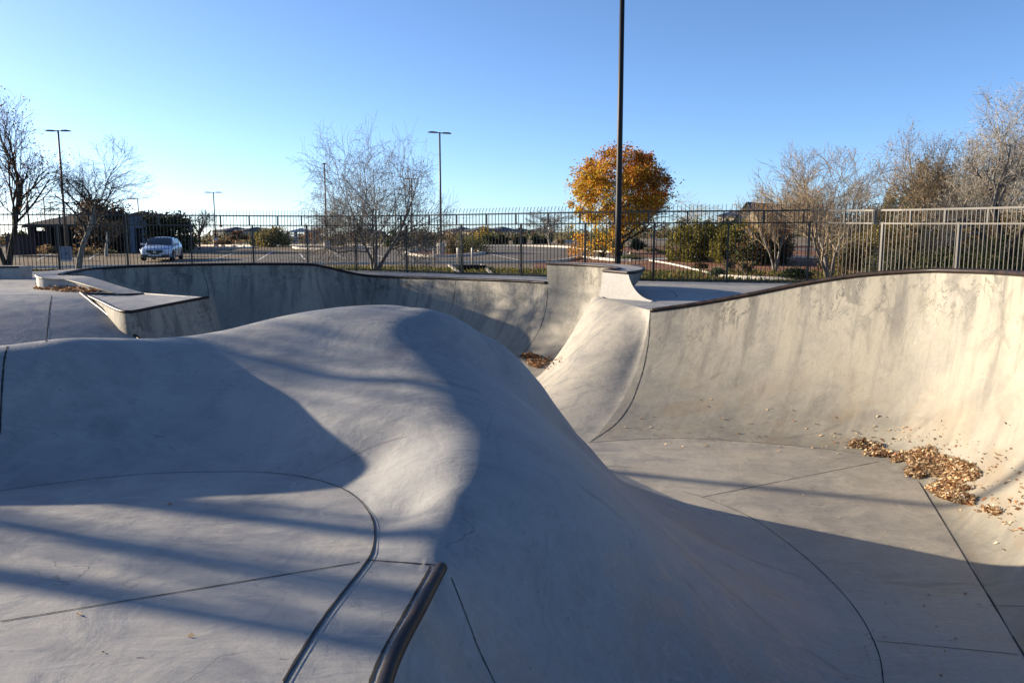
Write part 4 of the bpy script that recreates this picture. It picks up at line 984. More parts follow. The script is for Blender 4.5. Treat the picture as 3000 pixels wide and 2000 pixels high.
# left part: behind the lot
shrub(318, 745, 150, 155, 'big rounded dark evergreen tree beside the low building', [L_dark, L_dark, L_brown], 61, 4200, .16, 'evergreen_tree', 'tree', Y=66, clumps=40, shape='box')
shrub(505, 738, 135, 112, 'dense dark clipped evergreen block left of the distant double lamp', [L_dark, L_dark, L_dark, L_olive], 62, 5200, .15, 'evergreen_tree', 'tree', Y=64, clumps=60, shape='box')
shrub(440, 726, 55, 100, 'reddish brown topped tree between the building and the dark evergreen block', [L_dark, L_brown, L_green], 63, 1500, .15, 'evergreen_tree', 'tree', Y=69, clumps=24, shape='box')
shrub(80, 742, 80, 78, 'dark bush behind the leftmost lamp', D3, 64, 1500, .12, Y=70, clumps=20)
shrub(230, 752, 130, 30, 'low brown dry grass bed before the building', [L_brown, L_straw], 65, 900, .1, 'dry_bush', 'shrub', Y=62, clumps=20, shape='wisp')
shrub(304, 740, 62, 13, 'low green mound on the kerb near the building', [L_olive, L_straw], 66, 600, .08, Y=60)
shrub(140, 745, 110, 28, 'brown dry bushes left of the building', [L_brown, L_straw], 67, 800, .1, 'dry_bush', 'shrub', Y=66, clumps=18, shape='wisp')
shrub(653, 716, 52, 16, 'flat dark shrub at the foot of the distant double lamp', [L_dark, L_brown], 68, 500, .1, Y=80)
shrub(700, 702, 52, 32, 'reddish small tree on the horizon right of the distant double lamp', [L_dark, L_brown], 69, 700, .14, 'small_tree', 'tree', Y=96, clumps=12)
shrub(800, 722, 100, 68, 'yellow green willowy tree left of the lamp seen end on', [L_ygreen, L_olive, L_straw], 70, 2600, .13, 'small_tree', 'tree', Y=76, clumps=26)
shrub(765, 722, 55, 66, 'dark shrub joined to the willowy yellow green tree', D3, 71, 1200, .13, Y=77, clumps=18)
shrub(990, 720, 55, 40, 'round dark shrub just right of the lamp seen end on', D3, 72, 1100, .1, Y=70, clumps=18)
shrub(1165, 723, 75, 62, 'dark bush behind the central bare trunks', D3, 73, 1600, .1, Y=64, clumps=20)
shrub(1235, 722, 95, 66, 'brownish green bush left of the island lamp', [L_dark, L_brown, L_olive], 74, 1800, .1, Y=68, clumps=24)
shrub(930, 705, 75, 42, 'orange brown tree far behind the lamp seen end on', [L_rust, L_brown, L_gold], 75, 900, .16, 'small_tree', 'tree', Y=104, clumps=14)
shrub(1375, 742, 130, 66, 'olive bush on the kerbed island right of its lamp', O3, 76, 2400, .075, Y=55, clumps=26)
shrub(1325, 742, 60, 60, 'thin upright twiggy bush at the island lamp', [L_olive, L_brown], 77, 700, .06, Y=54.5, clumps=14, shape='wisp')
shrub(1415, 712, 60, 58, 'yellow leaved tree in front of the pale roofs on the horizon', [L_yel, L_olive], 78, 1100, .13, 'small_tree', 'tree', Y=92, clumps=14)
for i, (px, w, lb) in enumerate(((1435, 36, 'first on the left of the row'), (1472, 44, 'second from the left of the row'), (1522, 40, 'third along the row'), (1570, 28, 'fourth, left of the boxy one'), (1600, 34, 'boxy one at the right end of the row'))):
    shrub(px, 718, w, 27 + (i % 2) * 4, 'dark clipped hedge ball behind the lot, ' + lb, [L_dark, L_dark, L_green], 80 + i, 1100, .09, 'hedge_ball', 'hedge', 'clipped hedge balls behind the lot', Y=74, clumps=26, shape='box')
shrub(1640, 720, 36, 26, 'pale straw coloured grass clump at the end of the hedge row', [L_straw, L_straw], 86, 600, .07, 'grass_clump', 'grass clump', Y=71, shape='wisp')
shrub(1668, 712, 110, 48, 'grey green bush behind the pale wall left of the golden tree', SG, 87, 1300, .11, Y=82, clumps=18)
# under and right of the golden tree
shrub(1770, 735, 90, 70, 'green shrub under the golden tree left of the black pole', [L_green, L_olive], 88, 1600, .08, Y=52, clumps=20)
shrub(1868, 732, 50, 42, 'dark round shrub right of the black pole', D3, 89, 1100, .075, Y=52, clumps=18)
shrub(1765, 755, 30, 22, 'small dark and straw tuft on the kerb left of the black pole', [L_dark, L_straw], 90, 500, .05, 'grass_clump', 'grass clump', Y=46, shape='wisp')
shrub(1850, 763, 90, 20, 'low green cushion plants right of the black pole on the kerb', [L_green, L_sage], 91, 900, .045, Y=44)
shrub(1900, 738, 34, 16, 'pale sage tuft above the kerb right of the black pole', SG, 92, 400, .05, Y=50)
shrub(1950, 742, 46, 24, 'sage green bush left of the olive thicket', SG, 93, 700, .05, Y=50)
shrub(1925, 738, 50, 14, 'flat dark shrub by the far path', D3, 94, 500, .06, Y=54)
shrub(2045, 772, 175, 148, 'tall yellow green willowy thicket behind the fence, left half', [L_ygreen, L_ygreen, L_olive], 95, 8000, .065, 'willow_shrub', 'shrub', Y=42, clumps=110, shape='full')
shrub(2160, 778, 160, 142, 'tall yellow green willowy thicket with a pale bent branch, right half', [L_ygreen, L_ygreen, L_olive], 96, 8000, .065, 'willow_shrub', 'shrub', Y=40, clumps=110, shape='full', stems=B_pale)
shrub(2135, 700, 60, 80, 'dark green conifer like tree rising behind the thicket', [L_green, L_dark], 97, 1500, .08, 'small_tree', 'tree', Y=60, clumps=20)
shrub(2225, 775, 150, 138, 'large dark leafy bush right of the yellow green thicket', [L_dark, L_dark, L_green, L_brown], 98, 5200, .065, Y=38, clumps=60)
shrub(2290, 752, 90, 110, 'rusty brown leaved bush behind the large dark bush', [L_brown, L_rust, L_straw], 99, 1700, .06, Y=40, clumps=26)
shrub(2135, 790, 50, 30, 'small grey twiggy plant in the red mulch', [L_sage, L_brown], 100, 380, .04, Y=33, shape='wisp')
shrub(2050, 787, 46, 22, 'dark low plant with a white twig in the red mulch', [L_dark, L_brown], 101, 420, .04, Y=34)
shrub(2185, 800, 70, 34, 'dry grey grass tuft at the mulch edge', [L_straw, L_brown, L_sage], 102, 700, .045, 'dry_bush', 'shrub', Y=31, shape='wisp')
shrub(2100, 806, 50, 26, 'green low plant on the lawn edging', [L_green, L_sage], 103, 420, .04, Y=30)
shrub(2345, 815, 95, 40, 'dark spreading plant under the vase shaped tree', [L_dark, L_green], 104, 900, .045, Y=29)
shrub(2470, 800, 110, 110, 'mixed grey twiggy bush right of the vase shaped trunk', [L_olive, L_brown, L_sage], 105, 2300, .045, Y=30, clumps=40, shape='wisp')
shrub(2500, 740, 150, 150, 'yellow green bush tall behind the sunlit fence corner', [L_ygreen, L_olive, L_dark], 106, 3600, .06, Y=42, clumps=50)
shrub(2600, 812, 130, 100, 'pale sage bush behind the sunlit fence', [L_sage, L_sage, L_olive], 107, 3200, .04, Y=26.5, clumps=46)
shrub(2680, 780, 190, 190, 'tangled brown and straw bush filling the gap under the pale tree', [L_straw, L_brown, L_olive, L_sage], 108, 4600, .05, Y=31, clumps=60)
shrub(2720, 640, 130, 210, 'green crown of a leafy tree between the two pale trees', [L_green, L_olive], 109, 3600, .075, 'leafy_tree', 'tree', Y=40, clumps=40)
shrub(2770, 812, 180, 110, 'dark green leafy bush behind the fence at right', [L_green, L_dark, L_olive], 110, 5200, .045, Y=25, clumps=60)
shrub(2920, 806, 200, 120, 'dark olive bush around the forked trunk', [L_olive, L_dark, L_green], 111, 5200, .045, Y=24.3, clumps=60)
shrub(2860, 700, 300, 220, 'wide thicket of olive and straw twigs below the tallest tree', [L_olive, L_straw, L_brown, L_sage], 112, 8000, .055, 'thicket', 'shrub', Y=36, clumps=90)
shrub(2560, 700, 120, 120, 'straw brown thicket left of the pale feathery tree', [L_straw, L_brown, L_olive], 113, 2600, .06, 'thicket', 'shrub', Y=44, clumps=36)
shrub(3060, 800, 200, 260, 'large olive bush cut by the right edge', [L_olive, L_straw, L_dark], 114, 5200, .055, Y=27, clumps=60)

for i, (px, by, w_, h_, Yb, lv, lb) in enumerate(((2480, 800, 150, 120, 34, [L_olive, L_straw, L_brown], 'straw and olive thicket left of the sunlit fence corner'), (2590, 795, 170, 170, 35, [L_ygreen, L_olive, L_straw], 'yellow green thicket behind the first sunlit post'), (2700, 800, 180, 150, 29, [L_sage, L_straw, L_olive, L_brown], 'grey straw thicket behind the middle of the sunlit fence'),
        (2810, 800, 190, 210, 33, [L_olive, L_straw, L_sage, L_brown], 'tall grey olive thicket below the tallest tree'), (2900, 803, 200, 190, 29, [L_straw, L_brown, L_olive], 'brown straw thicket around the crooked tree'), (2990, 805, 200, 240, 31, [L_olive, L_dark, L_straw], 'tall olive thicket at the right frame edge'), (2640, 690, 140, 150, 46, [L_olive, L_green, L_straw], 'olive treetop behind the pale feathery tree'), (2790, 690, 200, 220, 44, [L_green, L_olive, L_straw], 'green brown treetop between the pale trees'))):
    shrub(px, by, w_, h_, lb, lv, 300 + i, 5600, .055, 'thicket', 'shrub', Y=Yb, clumps=110, shape='full')
# far band of scrub on the horizon: nobody could count it
rng = np.random.default_rng(200); C = []
for i in range(1700):
    th = rng.uniform(-.75, .85); r = rng.uniform(112, 240); x, y = r * math.sin(th), r * math.cos(th); w_ = rng.uniform(1.0, 3.0); h_ = rng.uniform(.7, 2.3) * (1.3 if th > .1 else .8)
    C.append(np.array([x, y, P(x, y)]) + np.abs(rng.normal(size=(34, 3))) * np.array([0, 0, h_ * .5]) + rng.normal(size=(34, 3)) * np.array([w_ * .5, w_ * .5, 0]))
C = np.vstack(C); V, Q = leaves_np(C, .42, rng); o = mesh_np('far_scrub', V, Q, [L_dark, L_olive, L_brown, L_sage], None, (rng.random(len(C)) * 4).astype(int)); prop(o, 'distant low scrub along the horizon beyond the parking lot', 'scrub', None, 'stuff')
# ================================================================== BUILDINGS
M_stucco = plain('tan_stucco', (.42, .34, .23), .9, .1, 0, .1, 1.5, .005); M_stucco2 = plain('pale_stucco', (.40, .35, .27), .9, .1, 0, .1, 1.5)
M_rooft = plain('dark_blue_roof', (.018, .030, .055), .6, .3, 0, .2, 3); M_roofb = plain('brown_tile_roof', (.026, .020, .018), .8, .2, 0, .25, 3); M_bluew = plain('grey_blue_block', (.12, .16, .22), .9, .1, 0, .15, 2)
M_glass = plain('dark_window_glass', (.02, .025, .03), .15, .5); M_door = plain('dark_opening', (.02, .018, .018), .8, .1); M_slate = plain('grey_slate_roof', (.10, .10, .11), .8, .2, 0, .2, 2)
def house(px0, px1, py_eave, py_ridge, py_base, Y, label, roof, wall, gable=False, depth=10.0, wins=3, chimney=False):
    a, c = at(px0, py_base, Y), at(px1, py_base, Y); ze = at(px0, py_eave, Y)[2]; zr = at(px0, py_ridge, Y)[2]; x0, x1 = a[0], c[0]; z0 = a[2] - .6; y0, y1 = Y, Y + depth
    e = empty('house', ((x0 + x1) / 2, (y0 + y1) / 2, z0), label, 'house')
    mb = MB(); v = [(x0, y0, z0), (x1, y0, z0), (x1, y1, z0), (x0, y1, z0), (x0, y0, ze), (x1, y0, ze), (x1, y1, ze), (x0, y1, ze)]
    f = [(0, 1, 5, 4), (1, 2, 6, 5), (2, 3, 7, 6), (3, 0, 4, 7)]
    if gable: v += [((x0 + x1) / 2, y0, zr), ((x0 + x1) / 2, y1, zr)]; f += [(4, 5, 8), (6, 7, 9)]
    mb.add(v, f); mb.build('wall', wall, e)
    o = .45; mb = MB()
    if gable:
        xm = (x0 + x1) / 2; dz = (zr - ze) / (xm - x0) * o; t = .14
        for s in (-1, 1):
            xe = xm + s * (xm - x0 + o); p = [(xm, y0 - o, zr + .02), (xe, y0 - o, ze - dz + .02), (xe, y1 + o, ze - dz + .02), (xm, y1 + o, zr + .02)]; q = [(a_, b_, c_ + t) for a_, b_, c_ in p]
            mb.add(p + q, [(0, 1, 2, 3), (7, 6, 5, 4), (0, 4, 5, 1), (1, 5, 6, 2), (2, 6, 7, 3)])
    else:
        i = min((x1 - x0), depth) * .42
        p = [(x0 - o, y0 - o, ze), (x1 + o, y0 - o, ze), (x1 + o, y1 + o, ze), (x0 - o, y1 + o, ze), (x0 + i, (y0 + y1) / 2, zr), (x1 - i, (y0 + y1) / 2, zr)]
        mb.add(p, [(0, 1, 5, 4), (1, 2, 5), (2, 3, 4, 5), (3, 0, 4), (3, 2, 1, 0)])
    rf = mb.build('roof', roof, e)
    if chimney: mb = MB(); mb.box(((x0 * .3 + x1 * .7), (y0 + y1) / 2, zr), (.7, .7, 1.2)); mb.build('chimney', wall, rf)
    for k in range(wins):
        xw = x0 + (x1 - x0) * (k + .6) / (wins + .2); mb = MB(); mb.box((xw, y0 - .01, ze - 1.25), (1.1, .06, 1.1)); fr = mb.build('window', wall, e); mb = MB(); mb.box((xw, y0 - .05, ze - 1.25), (.96, .03, .96)); mb.build('pane', M_glass, fr)
    e.rotation_euler.z = R(-38)
    return e
house(2244, 2314, 641, 593, 690, 120, 'tan gabled house with a dark blue roof rising above the shrubs', M_rooft, M_stucco, True, 14, 2)
house(2150, 2204, 632, 613, 690, 126, 'low side wing with a blue roof left of the tan gabled house', M_rooft, M_stucco2, False, 8, 1)
house(2326, 2395, 636, 606, 690, 132, 'long dark blue roofed house end right of the tan gable', M_rooft, M_stucco, False, 12, 2)
for a, b, pe, pr, Yh, lb, wl in ((1325, 1372, 677, 664, 210, 'distant grey roofed house above the island bush', M_stucco2), (1388, 1432, 676, 663, 205, 'distant pale house behind the yellow leaved tree', M_stucco), (1446, 1492, 676, 663, 214, 'distant grey roofed house above the middle hedge balls', M_stucco2), (1500, 1545, 680, 667, 222, 'distant low roofed house left of the small leafless tree', M_slate), (1566, 1600, 680, 667, 228, 'distant small house behind the small leafless tree', M_stucco2),
                                 (642, 700, 676, 664, 230, 'distant flat looking house right of the distant double lamp', M_slate), (718, 748, 676, 664, 226, 'distant house behind the post left of the willowy tree', M_stucco2), (1040, 1085, 680, 668, 235, 'distant house behind the central bare trunks', M_slate)):
    house(a, b, pe, pr, 692, Yh, lb, M_slate, wl, False, 12, 2)

# low brown roofed building on the left
Y = 68.0; A = at(92, 748, Y); Bq = at(385, 742, Y); ze = at(92, 658, Y)[2]; zr = at(230, 610, Y + 5)[2]; z0 = A[2] - .4
e = empty('park_building', ((A[0] + Bq[0]) / 2, Y + 5, z0), 'low dark building with a broad brown hip roof left of the white car', 'building')
mb = MB(); mb.box(((A[0] + Bq[0]) / 2, Y + 5, (z0 + ze) / 2), (Bq[0] - A[0] - 2.2, 9, ze - z0)); mb.build('wall', plain('dark_brown_wall', (.03, .024, .022), .9), e)
x0, x1 = A[0], Bq[0]; i_ = 4.0
mb = MB(); mb.add([(x0, Y - 1, ze - .25), (x1, Y - 1, ze - .25), (x1, Y + 11, ze - .25), (x0, Y + 11, ze - .25), (x0, Y - 1, ze), (x1, Y - 1, ze), (x1, Y + 11, ze), (x0, Y + 11, ze), (x0 + i_, Y + 5, zr), (x1 - i_ - 1.0, Y + 5, zr)], [(3, 2, 1, 0), (0, 1, 5, 4), (1, 2, 6, 5), (2, 3, 7, 6), (3, 0, 4, 7), (4, 5, 9, 8), (5, 6, 9), (6, 7, 8, 9), (7, 4, 8)])
mb.build('roof', M_roofb, e)
for px in (100, 150, 205, 262, 330):
    q = at(px, 745, Y - .6); mb = MB(); mb.box((q[0], q[1], (z0 + ze) / 2), (.5, .5, ze - z0)); mb.build('pillar', M_roofb, e)
for px, wd in ((128, 1.2), (235, 1.5), (300, 1.2)):
    q = at(px, 742, Y + .45); mb = MB(); mb.box((q[0], q[1], z0 + 1.3), (wd, .1, 2.4)); mb.build('door', M_door, e)
# grey-blue tower with an arch at its right end
q0, q1 = at(384, 742, 65), at(432, 742, 65); zt = at(400, 630, 65)[2]; zp = at(400, 616, 65)[2]; xm = (q0[0] + q1[0]) / 2; wd = q1[0] - q0[0]
e = empty('gate_tower', (xm, 66, z0), 'grey blue pillar tower with a dark arched opening between the building and evergreen block', 'tower')
for s in (-1, 1): mb = MB(); mb.box((xm + s * wd * .36, 66, (z0 + zt) / 2), (wd * .28, 2, zt - z0)); mb.build('pillar', M_bluew, e)
mb = MB(); zl = z0 + (zt - z0) * .72; mb.box((xm, 66, (zl + zt) / 2), (wd * .44, 1.9, zt - zl)); mb.build('lintel', M_bluew, e)
mb = MB(); mb.box((xm, 66.3, (z0 + zl) / 2), (wd * .44, .3, zl - z0)); mb.build('arch', M_door, e)
mb = MB(); mb.add([(xm - wd * .62, 64.7, zt), (xm + wd * .62, 64.7, zt), (xm + wd * .62, 67.4, zt), (xm - wd * .62, 67.4, zt), (xm, 66, zp)], [(3, 2, 1, 0), (0, 1, 4), (1, 2, 4), (2, 3, 4), (3, 0, 4)]); mb.build('roof', M_roofb, e)
# dark low shed behind the left trunk
q0, q1 = at(18, 740, 60), at(62, 740, 60); zt = at(30, 690, 60)[2]
e = empty('shed', (q0[0], 61, q0[2]), 'dark purple brown shed right of the leftmost tree trunk', 'shed')
mb = MB(); mb.box(((q0[0] + q1[0]) / 2, 61, (q0[2] + zt) / 2 - .1), (q1[0] - q0[0], 2, zt - q0[2] + .2)); mb.build('wall', plain('maroon_wall', (.05, .03, .035), .8), e)
mb = MB(); mb.box(((q0[0] + q1[0]) / 2, 61, zt + .06), (q1[0] - q0[0] + .3, 2.3, .1)); mb.build('roof', M_roofb, e)
# blue roofed ramada with pale slats
q0, q1 = at(850, 716, 92), at(905, 716, 92); zt = at(870, 680, 92)[2]; zr = at(870, 668, 92)[2]; xm = (q0[0] + q1[0]) / 2; hw = (q1[0] - q0[0]) / 2; zb = q0[2] - .3
e = empty('ramada', (xm, 93, zb), 'blue roofed shade shelter with pale slatted side beyond the lot', 'shelter')
mb = MB(); mb.add([(xm - hw * 1.3, 91, zt), (xm + hw * 1.3, 91, zt), (xm + hw * 1.3, 95, zt), (xm - hw * 1.3, 95, zt), (xm, 93, zr)], [(3, 2, 1, 0), (0, 1, 4), (1, 2, 4), (2, 3, 4), (3, 0, 4)]); mb.build('roof', plain('blue_metal_roof', (.03, .07, .16), .5, .4), e)
for sx in (-1, 1):
    for yy in (91.4, 94.6): mb = MB(); mb.box((xm + sx * hw, yy, (zb + zt) / 2), (.3, .3, zt - zb)); mb.build('post', M_bluew, e)
mb = MB()
for k in range(5): mb.box((xm - hw * .6, 91.3, zb + .5 + k * .32), (hw * 1.7, .05, .12))
mb.build('slat_screen', M_kerb, e)
# long pale garden wall left of the golden tree, tan wall at far right
for nm, (pa, pb, yt, yb, Yw), lb, m in (('garden_wall', (1625, 1700, 705, 719, 78), 'pale low wall between the hedge row and the golden tree', M_kerb), ('garden_wall', (2650, 3300, 690, 712, 44), 'sunlit cream wall glimpsed through the bushes behind the right fence', M_stucco), ('garden_wall', (1920, 1985, 704, 712, 86), 'thin pale wall right of the golden tree behind the far path', M_kerb)):
    a, c = at(pa, yb, Yw), at(pb, yb, Yw); zt = at(pa, yt, Yw)[2]; e = empty(nm, tuple((a + c) / 2), lb, 'wall')
    mb = MB(); mb.box(((a[0] + c[0]) / 2, Yw, (a[2] - .4 + zt) / 2), (c[0] - a[0], .25, zt - a[2] + .4)); mb.build('wall', m, e); mb = MB(); mb.box(((a[0] + c[0]) / 2, Yw, zt + .04), (c[0] - a[0] + .1, .34, .08)); mb.build('coping', m, e)
# far mountain, violet of distant haze put into its rock colour
mb = MB(); yy = 5200; prof = [(1700, 690), (1900, 686), (2050, 680), (2200, 668), (2290, 640), (2330, 590), (2350, 566), (2372, 570), (2400, 600), (2440, 640), (2500, 660), (2650, 672), (2900, 682), (3200, 690)]
rows = [[at(px, 696, yy) for px, _ in prof], [at(px, py, yy + 500) for px, py in prof], [at(px, 696, yy + 1500) for px, _ in prof]]
mb.grid(np.array(rows)); o = mb.build('hills', plain('haze_tinted_rock', (.20, .20, .26), .95, .05, 0, .15, .004), None, True); o['kind'] = 'structure'

# ================================================================== CAR
def car():
    c = at(478, 765, 51.0); gz = P(c[0], c[1]) + .012; yaw = math.atan2(-.975, .22)          # heading
    hx, hy = math.cos(yaw), math.sin(yaw)
    e = empty('parked_car', (c[0], c[1], gz), 'silver white sedan parked in the lot facing the fence', 'car')
    def wp(x, y, z): return (c[0] + hx * x - hy * y, c[1] + hy * x + hx * y, gz + z)          # x forward, y left
    M_p = N('silver_white_paint', .28, .6); M_p.b.inputs['Coat Weight'].default_value = .6; M_p.b.inputs['Metallic'].default_value = .15; M_p.col((.34, .39, .47)); M_p = M_p.m
    M_t = plain('tyre_rubber', (.012, .012, .013), .85, .2); M_r = plain('alloy_rim', (.35, .36, .38), .3, .5, .7); M_w = plain('windscreen_glass', (.012, .018, .028), .06, .6); M_h = plain('headlight_glass', (.75, .8, .85), .1, .6); M_k = plain('black_trim', (.012, .012, .013), .4, .4); M_ch = plain('chrome', (.7, .72, .75), .15, .5, .9)
    # body: stations along the length: x, half width, sill z, shoulder z, hood z
    st = [(2.36, .50, .34, .46, .58), (2.30, .74, .26, .55, .68), (2.12, .87, .22, .64, .77), (1.75, .915, .20, .70, .86), (1.15, .925, .20, .75, .95), (.75, .925, .20, .78, 1.00), (0, .925, .20, .80, 1.01), (-.9, .925, .20, .83, 1.02), (-1.5, .92, .22, .85, 1.05), (-2.0, .88, .26, .82, 1.04), (-2.28, .78, .34, .74, .98), (-2.36, .60, .40, .62, .86)]
    rows = []
    for x, w, zs, zm, zt in st:
        half = [(0, zs - .02), (w * .86, zs), (w * .98, zs + .08), (w, (zs + zm) / 2), (w * .99, zm), (w * .95, zm + (zt - zm) * .55), (w * .80, zt - .015), (w * .4, zt + .015), (0, zt + .025)]
        pr = [wp(x, y, z) for y, z in half] + [wp(x, -y, z) for y, z in half[-2::-1]]
        rows.append(pr)
    mb = MB(); mb.grid(np.array(rows)); mb.poly(rows[0]); mb.poly(rows[-1][::-1]); mb.build('body', M_p, e, True)
    # cabin
    cs = [(1.02, .80, .97, .97), (.55, .76, .97, 1.24), (.15, .68, .97, 1.42), (-.4, .66, .97, 1.46), (-.95, .655, .97, 1.43), (-1.45, .70, .99, 1.25), (-1.95, .76, 1.0, 1.03)]
    rows = []
    for x, w, z0, z1 in cs:
        half = [(w * 1.12 if x < .9 else w, z0 - .05), (w * 1.06, z0 + (z1 - z0) * .5), (w * .93, z1 - .03), (w * .5, z1 + .015), (0, z1 + .025)]
        rows.append([wp(x, y, z) for y, z in half] + [wp(x, -y, z) for y, z in half[-2::-1]])
    mb = MB(); mb.grid(np.array(rows)); mb.build('roof', M_p, e, True)
    mb = MB(); mb.grid(np.array([[wp(1.06, .72 * t, .985) for t in np.linspace(-1, 1, 9)], [wp(.62, .72 * t, 1.245 + .02 * (1 - t * t)) for t in np.linspace(-1, 1, 9)], [wp(.22, .62 * t, 1.425 + .02 * (1 - t * t)) for t in np.linspace(-1, 1, 9)]])); mb.build('windscreen', M_w, e, True)
    for s in (1, -1):
        mb = MB(); pts = [(.75, .90, .99), (.25, .80, 1.33), (-.35, .765, 1.39), (-.42, .90, 1.0)]; mb.poly([wp(x, s * (y + .0), z) for x, y, z in pts]); mb.build('side_window', M_w, e)
        mb = MB(); pts = [(-.50, .90, 1.0), (-.44, .765, 1.39), (-.95, .775, 1.36), (-1.45, .86, 1.06)]; mb.poly([wp(x, s * y, z) for x, y, z in pts]); mb.build('side_window', M_w, e)
        # headlight: slim, swept back
        mb = MB(); mb.grid(np.array([[wp(2.375, s * .50, .60), wp(2.325, s * .73, .61), wp(2.13, s * .90, .66)], [wp(2.355, s * .50, .67), wp(2.315, s * .73, .69), wp(2.10, s * .90, .74)]]) ); h = mb.build('headlight', M_h, e)
        mb = MB(); mb.box(wp(2.33, s * .60, .34), (.08, .40, .11), yaw); mb.build('fog_lamp_vent', M_k, e)
        # mirror
        mb = MB(); mb.box(wp(.72, s * 1.01, 1.03), (.13, .20, .13), yaw); m_ = mb.build('mirror', M_p, e, bevel=.03); mb = MB(); mb.box(wp(.72, s * .90, .99), (.05, .1, .04), yaw); mb.build('mirror_arm', M_k, m_)
        mb = MB(); mb.box(wp(-.05, s * .932, .86), (.2, .02, .03), yaw); mb.build('door_handle', M_ch, e)
        for xw in (1.42, -1.40):
            mb = MB(); n = 20; prof = [(.21, -.11), (.30, -.115), (.33, -.09), (.335, .0), (.33, .09), (.30, .115), (.21, .11)]
            P_ = [[wp(xw + r * math.cos(2 * math.pi * j / n), s * .83 + y, .335 + r * math.sin(2 * math.pi * j / n)) for r, y in prof] for j in range(n + 1)]
            mb.grid(np.array(P_)); ar = MB(); 
            arc = [[wp(xw + r * math.cos(t), s * .931, .335 + r * math.sin(t)) for r in (.33, .40)] for t in np.linspace(-.15, math.pi + .15, 14)]
            mb2 = MB(); mb2.grid(np.array(arc)); mb2.build('wheel_arch', M_k, e)
            wh = mb.build('wheel', M_t, e, True); mb = MB()
            for k in range(5):
                a = 2 * math.pi * k / 5; mb.beam(wp(xw, s * .935, .335), wp(xw + .20 * math.cos(a), s * .935, .335 + .20 * math.sin(a)), .05, .03)
            mb.poly([wp(xw + .20 * math.cos(2 * math.pi * j / 16), s * .90, .335 + .20 * math.sin(2 * math.pi * j / 16)) for j in range(16)]); mb.build('rim', M_r, wh)
    # pentagon grille, emblem, lower intake, plate
    mb = MB(); g = [(-.46, .66), (.46, .66), (.50, .58), (.16, .42), (-.16, .42), (-.50, .58)]; mb.poly([wp(2.385, y, z) for y, z in g]); gr = mb.build('grille', M_k, e)
    mb = MB(); n = 14; mb.grid(np.array([[wp(2.395, r * .085 * math.cos(2 * math.pi * j / n), .56 + r * .08 * math.sin(2 * math.pi * j / n)) for r in (.72, 1.0)] for j in range(n + 1)])); mb.beam(wp(2.396, -.035, .50), wp(2.396, 0, .62), .014, .01); mb.beam(wp(2.396, .035, .50), wp(2.396, 0, .62), .014, .01); mb.build('emblem', M_ch, gr)
    mb = MB(); mb.box(wp(2.33, 0, .26), (.12, 1.4, .07), yaw); mb.build('lower_lip', M_k, e)
car()

# ================================================================== TREES OUT TO THE LEFT (their shadows streak the mound)
for k, (x, y, h, w_, sd) in enumerate(((-14.9, 7.6, 6.6, 2.8, 71), (-15.6, 12.1, 7.2, 3.0, 72), (-15.0, 8.8, 6.4, 2.6, 73))):
    rng = np.random.default_rng(sd); tr, tw, tips = grow(rng, **{**BARE, 'levels': 2, 'kids': [5, 4], 'L0': 3.4, 'n_stems': 2, 'r0': .085, 'spread': .7, 'up': .10, 'ratio': .5, 'wander': .12}); fit([tr, tw, tips], w_, h); b = np.array([x, y, -.11])
    for a in (tr, tw): a[:, :3] += b; a[:, 3:6] += b; a[:, 6:] = np.maximum(a[:, 6:], .016)
    tr[:, 6:] = np.maximum(tr[:, 6:], .07)
    e = empty('bare_tree', tuple(b), ('bare forked tree standing left of the near deck', 'bare forked tree standing left of the roll in bank', 'taller bare tree left of the skate park')[k], 'tree')
    V, Q = tubes_np(tr, 7); mesh_np('trunk', V, Q, B_grey, e, smooth=True); V, Q = tubes_np(tw, 3); cr = mesh_np('crown', V, Q, B_grey, e)
    C = tips[rng.integers(0, len(tips), 40)] + b + rng.normal(size=(40, 3)) * .15; V, Q = leaves_np(C, .12, rng); mesh_np('leaves', V, Q, L_brown, cr)
lx, ly = -21.0, 18.6
e = empty('light_pole', (lx, ly, .15), 'black light pole left of the skate park', 'pole'); mb = MB(); mb.lathe((lx, ly, .15), [(.11, 0), (.08, 9.0)], 12); mb.build('pole', M_pole, e, True); mb = MB(); mb.box((lx, ly, 9.1), (1.2, .4, .15)); mb.build('lamp_head', M_pole, e)

